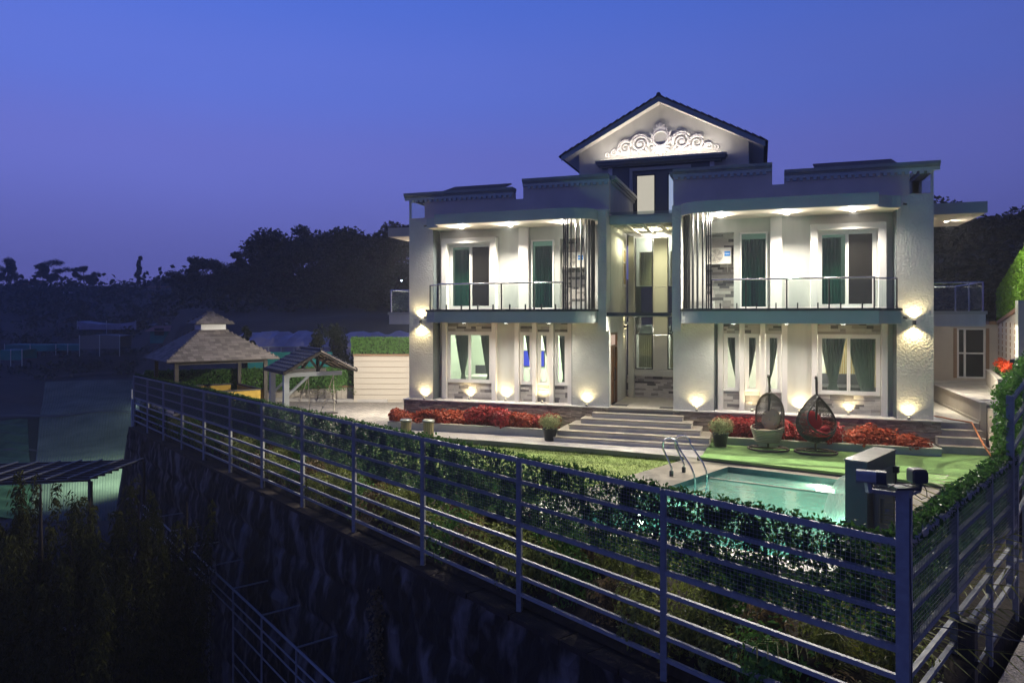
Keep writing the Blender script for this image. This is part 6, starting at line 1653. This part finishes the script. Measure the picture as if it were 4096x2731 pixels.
tpx(800, 1040, 1215, 145, 'round', 1, 'drooping tree in the big group, left peak', .9)
tpx(870, 1040, 1215, 142, 'round', 2, 'drooping tree in the big group, right peak', .9)
tpx(835, 1110, 1220, 140, 'round', 0, 'lower tree filling under the drooping pair', 1.2)
tpx(945, 1015, 1225, 138, 'column', 0, 'slender tree left of the spiky pair', 1.3)
tpx(1000, 985, 1225, 136, 'column', 1, 'spiky tree, left of the tall pair', 1.3)
tpx(1040, 982, 1225, 134, 'column', 0, 'spiky tree, right of the tall pair', 1.4)
tpx(985, 1080, 1235, 132, 'round', 1, 'dark bushy tree under the spiky pair', 1.1)
tpx(1090, 1050, 1240, 130, 'round', 2, 'mid height tree between spiky pair and cloud pruned tree', 1.0)
tpx(1140, 975, 1245, 126, 'umbrella', 1, 'layered tree at the left of the cloud shaped crown', .75)
tpx(1235, 938, 1250, 122, 'umbrella', 0, 'tallest cloud shaped tree behind the swing', .8)
tpx(1290, 960, 1250, 121, 'umbrella', 1, 'right part of the cloud shaped tree group', .55)
tpx(1210, 1050, 1260, 118, 'round', 0, 'dense dark tree below the cloud shaped crown', 1.1)
tpx(1350, 965, 1260, 116, 'round', 1, 'tree at the dip right of the cloud shaped crown', .7)
tpx(1410, 940, 1265, 112, 'round', 2, 'broad tree left of the side canopy', .75)
tpx(1480, 925, 1270, 108, 'round', 0, 'broad tree touching the side canopy', .8)
tpx(1560, 925, 1270, 106, 'umbrella', 0, 'broad crowned tree just left of the villa corner', .8)
tpx(1440, 1060, 1290, 100, 'round', 1, 'dark lower tree above the greenhouses', 1.0)
tpx(1570, 1040, 1290, 98, 'round', 2, 'dark lower tree beside the villa left wall', 1.0)
tpx(1320, 1080, 1290, 101, 'round', 0, 'dark lower tree mid way along the greenhouses', 1.0)
tpx(1640, 930, 1290, 104, 'round', 1, 'tree partly hidden by the villa left wall', .9)
tpx(1318, 1285, 1420, 44, 'round', 2, 'small leafy tree in front of the pale greenhouse', .42, group='small trees before the greenhouse')
tpx(992, 1308, 1420, 46, 'column', 1, 'little conifer in front of the pale greenhouse', .9, group='small trees before the greenhouse')
for u, yt, d, kd, v, w, lb in ((3700, 930, 62, 'round', 0, .9, 'dark tree behind the villa right corner'), (3820, 900, 58, 'round', 1, .9, 'dark tree under the right side canopy'), (3930, 880, 56, 'umbrella', 1, .7, 'dark spreading tree right of the side canopy'), (4030, 862, 54, 'round', 2, .9, 'dark tall tree at the right edge'), (4110, 880, 52, 'round', 0, .9, 'dark tree cut by the right edge'), (3880, 1020, 50, 'round', 1, 1.1, 'dark lower tree behind the side balcony'), (4000, 1040, 48, 'round', 2, 1.1, 'dark lower tree behind the bright hedge')):
    lat = (u - 2048)/F_*d; zt = 3.8 + (1266 - yt)/F_*d; tree(kd, v, lat, d, zt + 1, lb, w, -1.0, 'trees behind the villa at right')

# ---- shelters, sheds and netting on the far slopes
def tunnel(lat0, lat1, d, z0, h, depth, m, label, name='greenhouse', n=14):
    t = thing(name, label, 'greenhouse', tuple(site((lat0+lat1)/2, d, z0)), 'polythene greenhouses')
    b = MB(); prof = [(0, 0), (0, h*.55), (depth*.12, h*.82), (depth*.35, h), (depth*.65, h), (depth*.9, h*.8), (depth, h*.5), (depth, 0)]
    for i in range(n+1):
        u = i/n; sag = 1 + .06*math.sin(i*2.3) - .05*math.sin(i*1.1)
        for dd, zz in prof: b.v.append(tuple(site(lat0 + (lat1-lat0)*u, d + dd, z0 + zz*(sag if zz > h*.6 else 1))))
    p = len(prof)
    for i in range(n):
        for j in range(p-1): q = i*p+j; b.f.append((q, q+1, q+p+1, q+p))
    b.f += [tuple(range(p)), tuple(n*p + j for j in range(p))]
    b.build('cover', G[m], t, False)
    for i in range(0, n+1, 2):
        u = i/n; lt = lat0 + (lat1-lat0)*u; b = MB(); b.tube([site(lt, d-.03, z0), site(lt, d-.03, z0+h*.55)], .04, 5); b.build('hoop_leg', G['pale_steel_paint'], t)
    MB().tube([site(lat0, d-.04, z0+h*.55), site(lat1, d-.04, z0+h*.55)], .035, 5).build('side_rail', G['pale_steel_paint'], t)
tunnel(-19.6, -13.4, 50, .6, 2.0, 7, 'net_white', 'long pale greenhouse behind the gazebo, left section')
tunnel(-13.2, -5.6, 49, .65, 1.95, 7, 'net_white', 'long pale greenhouse behind the board wall, right section')
def sheet_tent(u0, u1, y0, y1, d, m, label, sag=.12, name='net_shelter'):
    """drooping shade net on poles"""
    a = (u0-2048)/F_*d; c = (u1-2048)/F_*d; zt = 3.8 + (1266-y0)/F_*d; zb = 3.8 + (1266-y1)/F_*d; H = zt - zb
    t = thing(name, label, 'net shelter', tuple(site((a+c)/2, d, zb)), 'net shelters and sheets on the slope'); b = MB(); n = 12
    for i in range(n+1):
        u = i/n; dz = -sag*H*4*u*(1-u)
        for k, (dd, w) in enumerate(((0, 0), (0, 1), (d*.03, 1.05), (d*.03, .1))): b.v.append(tuple(site(a + (c-a)*u, d + dd, zb + H*w + dz*(w > .5))))
    for i in range(n):
        for k in range(3): q = i*4+k; b.f.append((q, q+1, q+5, q+4))
    b.build('sheet', G[m], t)
    for lt in (a, (a+c)/2, c): MB().tube([site(lt, d-.1, zb - H*.6), site(lt, d-.1, zt + H*.1)], .06, 5).build('pole', G['pale_steel_paint'], t)
sheet_tent(310, 545, 1285, 1318, 138, 'net_white', 'sagging pale net shelter in the valley', .35)
sheet_tent(560, 690, 1248, 1262, 160, 'shed_grey', 'thin sagging net line right of the pale net shelter', .4)
sheet_tent(722, 785, 1202, 1225, 165, 'net_white', 'small pale flat shelter on the slope', .02)
sheet_tent(865, 965, 1175, 1205, 150, 'shed_grey', 'dull draped sheet under the big trees', .1)
sheet_tent(1090, 1140, 1192, 1215, 135, 'net_white', 'pale draped heap under the cloud shaped tree', -.3)
sheet_tent(1168, 1210, 1190, 1212, 132, 'net_white', 'second pale draped heap further right', -.3)
sheet_tent(255, 305, 1168, 1176, 200, 'net_white', 'thin pale roof strip high on the slope', .0)
sheet_tent(20, 225, 1378, 1404, 112, 'net_teal', 'long low teal shade net in the valley, left part', .05)
sheet_tent(225, 320, 1378, 1402, 110, 'net_teal', 'long low teal shade net in the valley, right part', .05)
sheet_tent(320, 480, 1345, 1395, 105, 'shed_grey', 'drab covered heap between the net and the shed', -.1)
sheet_tent(0, 90, 1400, 1440, 98, 'net_teal', 'teal net at the left edge of the valley', .05)
def shed(u0, u1, ye, yr, yb, d, rm, wm, label):
    a = (u0-2048)/F_*d; c = (u1-2048)/F_*d; Zf = lambda y: 3.8 + (1266-y)/F_*d
    t = thing('valley_shed', label, 'shed', tuple(site((a+c)/2, d, Zf(yb))), 'sheds in the valley'); w = 4.5
    b = MB(); b.prism([tuple(site(x, y))[:2] for x, y in ((a, d), (c, d), (c, d+w), (a, d+w))], Zf(yb), Zf(ye)); b.build('wall', G[wm], t)
    b = MB(); b.add([site(a-.5, d-.5, Zf(ye)), site(c+.5, d-.5, Zf(ye)), site(c+.5, d+w/2, Zf(yr)), site(a-.5, d+w/2, Zf(yr)), site(c+.5, d+w+.5, Zf(ye)), site(a-.5, d+w+.5, Zf(ye))], [(0,1,2,3), (3,2,4,5), (0,3,5), (1,4,2)]); b.build('roof', G[rm], t)
    m_ = (a+c)/2; b = MB(); b.prism([tuple(site(x, y))[:2] for x, y in ((m_, d-.05), (m_+1.1, d-.05), (m_+1.1, d-.01), (m_, d-.01))], Zf(yb), Zf(yb)+2.0); b.build('door', G['dark_timber'], t)
    b = MB(); b.prism([tuple(site(x, y))[:2] for x, y in ((a+.6, d-.05), (a+1.8, d-.05), (a+1.8, d-.01), (a+.6, d-.01))], Zf(yb)+1.0, Zf(yb)+1.9); b.build('window', G['mirror_glass'], t)
shed(600, 780, 1325, 1303, 1372, 92, 'shed_pink', 'net_teal', 'pink roofed shed with teal wall left of the gazebo roof')
shed(610, 770, 1300, 1292, 1325, 104, 'shed_grey', 'shed_grey', 'grey flat shed behind the pink roofed one')
shed(90, 150, 1125, 1121, 1140, 226, 'shed_pink', 'shed_pink', 'tiny pink roofed house on the far left ridge')
shed(590, 660, 1148, 1143, 1160, 190, 'shed_pink', 'shed_grey', 'small pink roofed house below the ridge bushes')
shed(960, 1070, 1235, 1222, 1262, 120, 'shed_grey', 'shed_grey', 'faint grey shed among the trunks of the big trees')
# terrace bunds and ploughed strips
def strip(u0, u1, y, d0, w, m, name, h=.15):
    a, c = (u0-2048)/F_*d0, (u1-2048)/F_*d0; b = MB(); n = 16
    for i in range(n+1):
        la = a + (c-a)*i/n
        for k in (0, 1): d = d0 + w*k + .6*math.sin(i*.7); lt = la*d/d0; b.v.append(tuple(site(lt, d, terrain_z(lt, d) + h)))
    for i in range(n): q = i*2; b.f.append((q, q+1, q+3, q+2))
    return struct(b.build(name, G[m], None, True))
mat('dull_earth', (.05, .035, .03), 1.0, var=.4, vscale=.3); mat('pale_track', (.075, .065, .06), .9, var=.3, vscale=.4); mat('crop_green', (.05, .10, .045), 1.0, var=.4, vscale=.8, bump=.6, bscale=3)
strip(-60, 640, 0, 84, 3, 'dull_earth', 'field_terrace', .08); strip(-60, 560, 0, 96, 4, 'dull_earth', 'field_terrace', .1); strip(-60, 620, 0, 75, .8, 'pale_track', 'field_track', .3); strip(0, 470, 0, 66, .5, 'pale_track', 'field_track', .2)
# furrowed field lit by the yard lamp, darker crop field beside it
def furrow(u0, u1, skew, d0, d1, n, m, mt, name, f):
    b = MB()
    for i in range(n+1):
        for j in range(m+1):
            u = u0 + (u1-u0)*i/n + skew*j/m; d = d0 + (d1-d0)*j/m; lt = (u-2048)/F_*d
            b.v.append(tuple(site(lt, d, terrain_z(lt, d) + .22 + f(i, j))))
    for i in range(n):
        for j in range(m): q = i*(m+1)+j; b.f.append((q, q+1, q+m+2, q+m+1))
    return struct(b.build(name, mt, None, True))
furrow(120, 520, 60, 44, 92, 120, 34, mat('furrow', (.15, .16, .12), 1.0, var=.35, vscale=.35, bump=.6, bscale=3, detail=8), 'ploughed_field', lambda i, j: .05*math.sin(i*1.9 + 4.5*math.sin(j*.11 + .4)))
furrow(-80, 130, -20, 46, 74, 40, 60, G['crop_green'], 'crop_field', lambda i, j: .12*math.sin(j*1.3 + i*.15) + .03)
fl_ = thing('field_lamp', 'slim lamp post at the edge of the ploughed field', 'street lamp', tuple(site(-26.9, 52, -9)))
MB().tube([site(-26.9, 52, -9.3), site(-26.9, 52, -2.6), site(-27.3, 52.4, -2.5)], [.07, .05, .03], 6).build('post', G['lamp_body'], fl_); q = site(-27.4, 52.5, -2.55)
MB().lathe([(.0001, .08), (.12, .05), (.20, -.06), (.19, -.06)], tuple(q), 12).build('lamp_hood', G['lamp_body'], fl_); MB().lathe([(.0001, -.03), (.12, -.03)], tuple(q), 12).build('lens', G['lamp_glow_soft'], fl_)
light('SPOT', q - Vector((0, 0, .10)), 5200, (.66, 1.0, .78), fl_, .1, 140, 1.0, tuple(site(-34, 56, -9) - q))
# dark pergola roof in the yard below, lamp under it
pg = thing('yard_pergola', 'dark slatted pergola roof in the yard below at left', 'pergola', tuple(site(-18, 27, -9)))
def pgp(u, v, z): return site(-21.5 + 6.0*u - (.2)*v + 1.0*v*u*.3, 25.4 + 3.6*v + 1.0*u, z)
for i in range(9): MB().beam(pgp(0, i/8, -2.2), pgp(1, i/8, -2.2), .09, .09).build('purlin', G['dark_roof'], pg)
for i in range(9): MB().beam(pgp(i/8, 0, -2.11), pgp(i/8, 1, -2.11), .06, .05).build('slat', G['fence_paint'], pg)
b = MB(); b.add([pgp(0, 0, -2.28), pgp(.80, 0, -2.28), pgp(.80, .85, -2.28), pgp(0, 1, -2.28)], [(0,1,2,3)]); b.build('roof_sheet', G['dark_roof'], pg)
for u, v in ((0, 0), (1, 0), (0, 1), (1, 1)): q = pgp(u, v, 0); MB().beam((q.x, q.y, -9.3), (q.x, q.y, -2.25), .12, .12).build('post', G['dark_roof'], pg)
# conifers in the yard
con = []
for i in range(2):
    rng = random.Random(800+i); b = MB(); spr = [(rng.gauss(0, .24), rng.gauss(0, .24), rng.uniform(.62, 1.0), rng.uniform(.10, .24)) for _ in range(16)]
    for _ in range(11000):
        z = rng.random()**.9; a = rng.uniform(0, 6.28); sp = spr[int(rng.random()*len(spr))]
        r = rng.random()**.5*sp[3]*(1 - .75*z**1.5); c = Vector((sp[0], sp[1], 0))*(.35 + .65*z)
        leaf(b, c + Vector((math.cos(a)*r, math.sin(a)*r, sp[2]*z)), Vector((math.cos(a), math.sin(a), .9)), .040*rng.uniform(.4, 1.3), rng, .3)
    me = b.mesh('crown'); me.materials.append(G['leaf_conifer']); con.append(me)
ctr = MB().tube([(0,0,-.1), (0,0,.5), (0,0,.95)], [.05, .03, .005], 6).mesh('trunk'); ctr.materials.append(G['bark'])
for i, (la, d, zt, h, w, lb) in enumerate(((-14.0, 19.5, -.95, 7.0, 3.4, 'leftmost thuja in the dark yard'), (-12.6, 19.2, -.55, 7.4, 3.2, 'tallest thuja rising before the pergola'), (-11.4, 19.4, -1.0, 7.0, 3.2, 'thuja right of the tallest one'), (-10.4, 20.0, -1.2, 6.8, 3.2, 'rounded thuja nearest the retaining wall'), (-13.2, 18.2, -1.5, 6.4, 3.4, 'low thuja in front of the two leftmost'), (-11.3, 18.4, -1.9, 6.0, 3.2, 'low thuja in front of the right hand pair'), (-9.6, 21.2, -1.6, 6.2, 3.0, 'shaded thuja half hidden beside the retaining wall'))):
    zt += .25; p = site(la, d, zt - h); t = thing('thuja', lb, 'conifer', tuple(p), 'conifers in the dark yard')
    for nm, me in (('crown', con[i % 2]), ('trunk', ctr)): o = link(nm, me, None, t); o.matrix_parent_inverse = Matrix(); o.scale = (w, w, h); o.rotation_euler = (0, 0, i*1.3)
# climbing plant on the retaining wall and one at its foot
for j, (k, z0, z1, lb) in enumerate(((8.55, -4.6, -2.0, 'rusty climbing plant hanging on the retaining wall'), (9.3, -7.5, -6.3, 'brown leafed shrub at the foot of the retaining wall'))):
    p = fpost(k, z0) - fin*.28; rng = random.Random(60+j); t = thing('climbing_plant', lb, 'plant', tuple(p)); b = MB()
    for _ in range(700):
        u = rng.random(); q = fpost(k + rng.gauss(0, .035 + .04*j), z0 + (z1-z0)*u) - fin*(.22 + abs(rng.gauss(0, .10 + .25*j))); leaf(b, q, -fin + Vector((rng.gauss(0,.7), rng.gauss(0,.7), .5)), .11*rng.uniform(.6,1.3), rng)
    b.build('foliage', G['leaf_bronze'], t); MB().tube([fpost(k, z0) - fin*.25, fpost(k + .01, (z0+z1)/2) - fin*.24, fpost(k, z1) - fin*.22], .015, 5).build('stem', G['bark'], t)

# ---- scrub scattered over the far slopes, too small to tell apart
rng = random.Random(91); b = MB()
for _ in range(900):
    d = rng.uniform(94, 225); a = rng.uniform(-.74, -.12); lt = a*d; z = terrain_z(lt, d); w = rng.uniform(.5, 2.4)*(d/120)
    for k in range(26):
        p = site(lt + rng.gauss(0, w*.5), d + rng.gauss(0, w*.4), z + abs(rng.gauss(0, w*.35))); leaf(b, p, Vector((rng.gauss(0,1), rng.gauss(0,1), rng.gauss(.3,1))), w*.42*rng.uniform(.5,1.2), rng)
stuff(tag(b.build('hillside_scrub', G['leaf_tree']), 'dark scrub scattered over the far hillside', 'scrub'))
hl = thing('hillside_lamp', 'tiny cold lamp between the trunks left of the villa', 'lamp', tuple(site(-16.0, 105, 4)))
p = site(-16.0, 104, 3.8 + 143/2873*104); MB().ell(p, .10, .10, .10, 8, 6).build('globe', emat('cold_glow', (.6, .75, 1.0), 25), hl); MB().tube([p, site(-16.0, 104.2, 3)], .04, 5).build('post', G['lamp_body'], hl)

# ---- dusk haze over the whole valley
hz = MB()
c = [tuple(site(x, y, z)) for z in (-11.0, 46.0) for x, y in ((-420, -60), (420, -60), (420, 520), (-420, 520))]
hz.add(c, [(0,3,2,1),(4,5,6,7),(0,1,5,4),(1,2,6,5),(2,3,7,6),(3,0,4,7)])
hm = bpy.data.materials.new('haze_air'); hm.use_nodes = True; hn = hm.node_tree
hn.nodes.remove(hn.nodes['Principled BSDF'])
pvn = hn.nodes.new('ShaderNodeVolumePrincipled'); pvn.inputs['Color'].default_value = (.95, .96, 1.0, 1); pvn.inputs['Density'].default_value = HAZE
pvn.inputs['Anisotropy'].default_value = 0.2
hn.links.new(pvn.outputs[0], hn.nodes['Material Output'].inputs['Volume'])
stuff(hz.build('haze', hm))
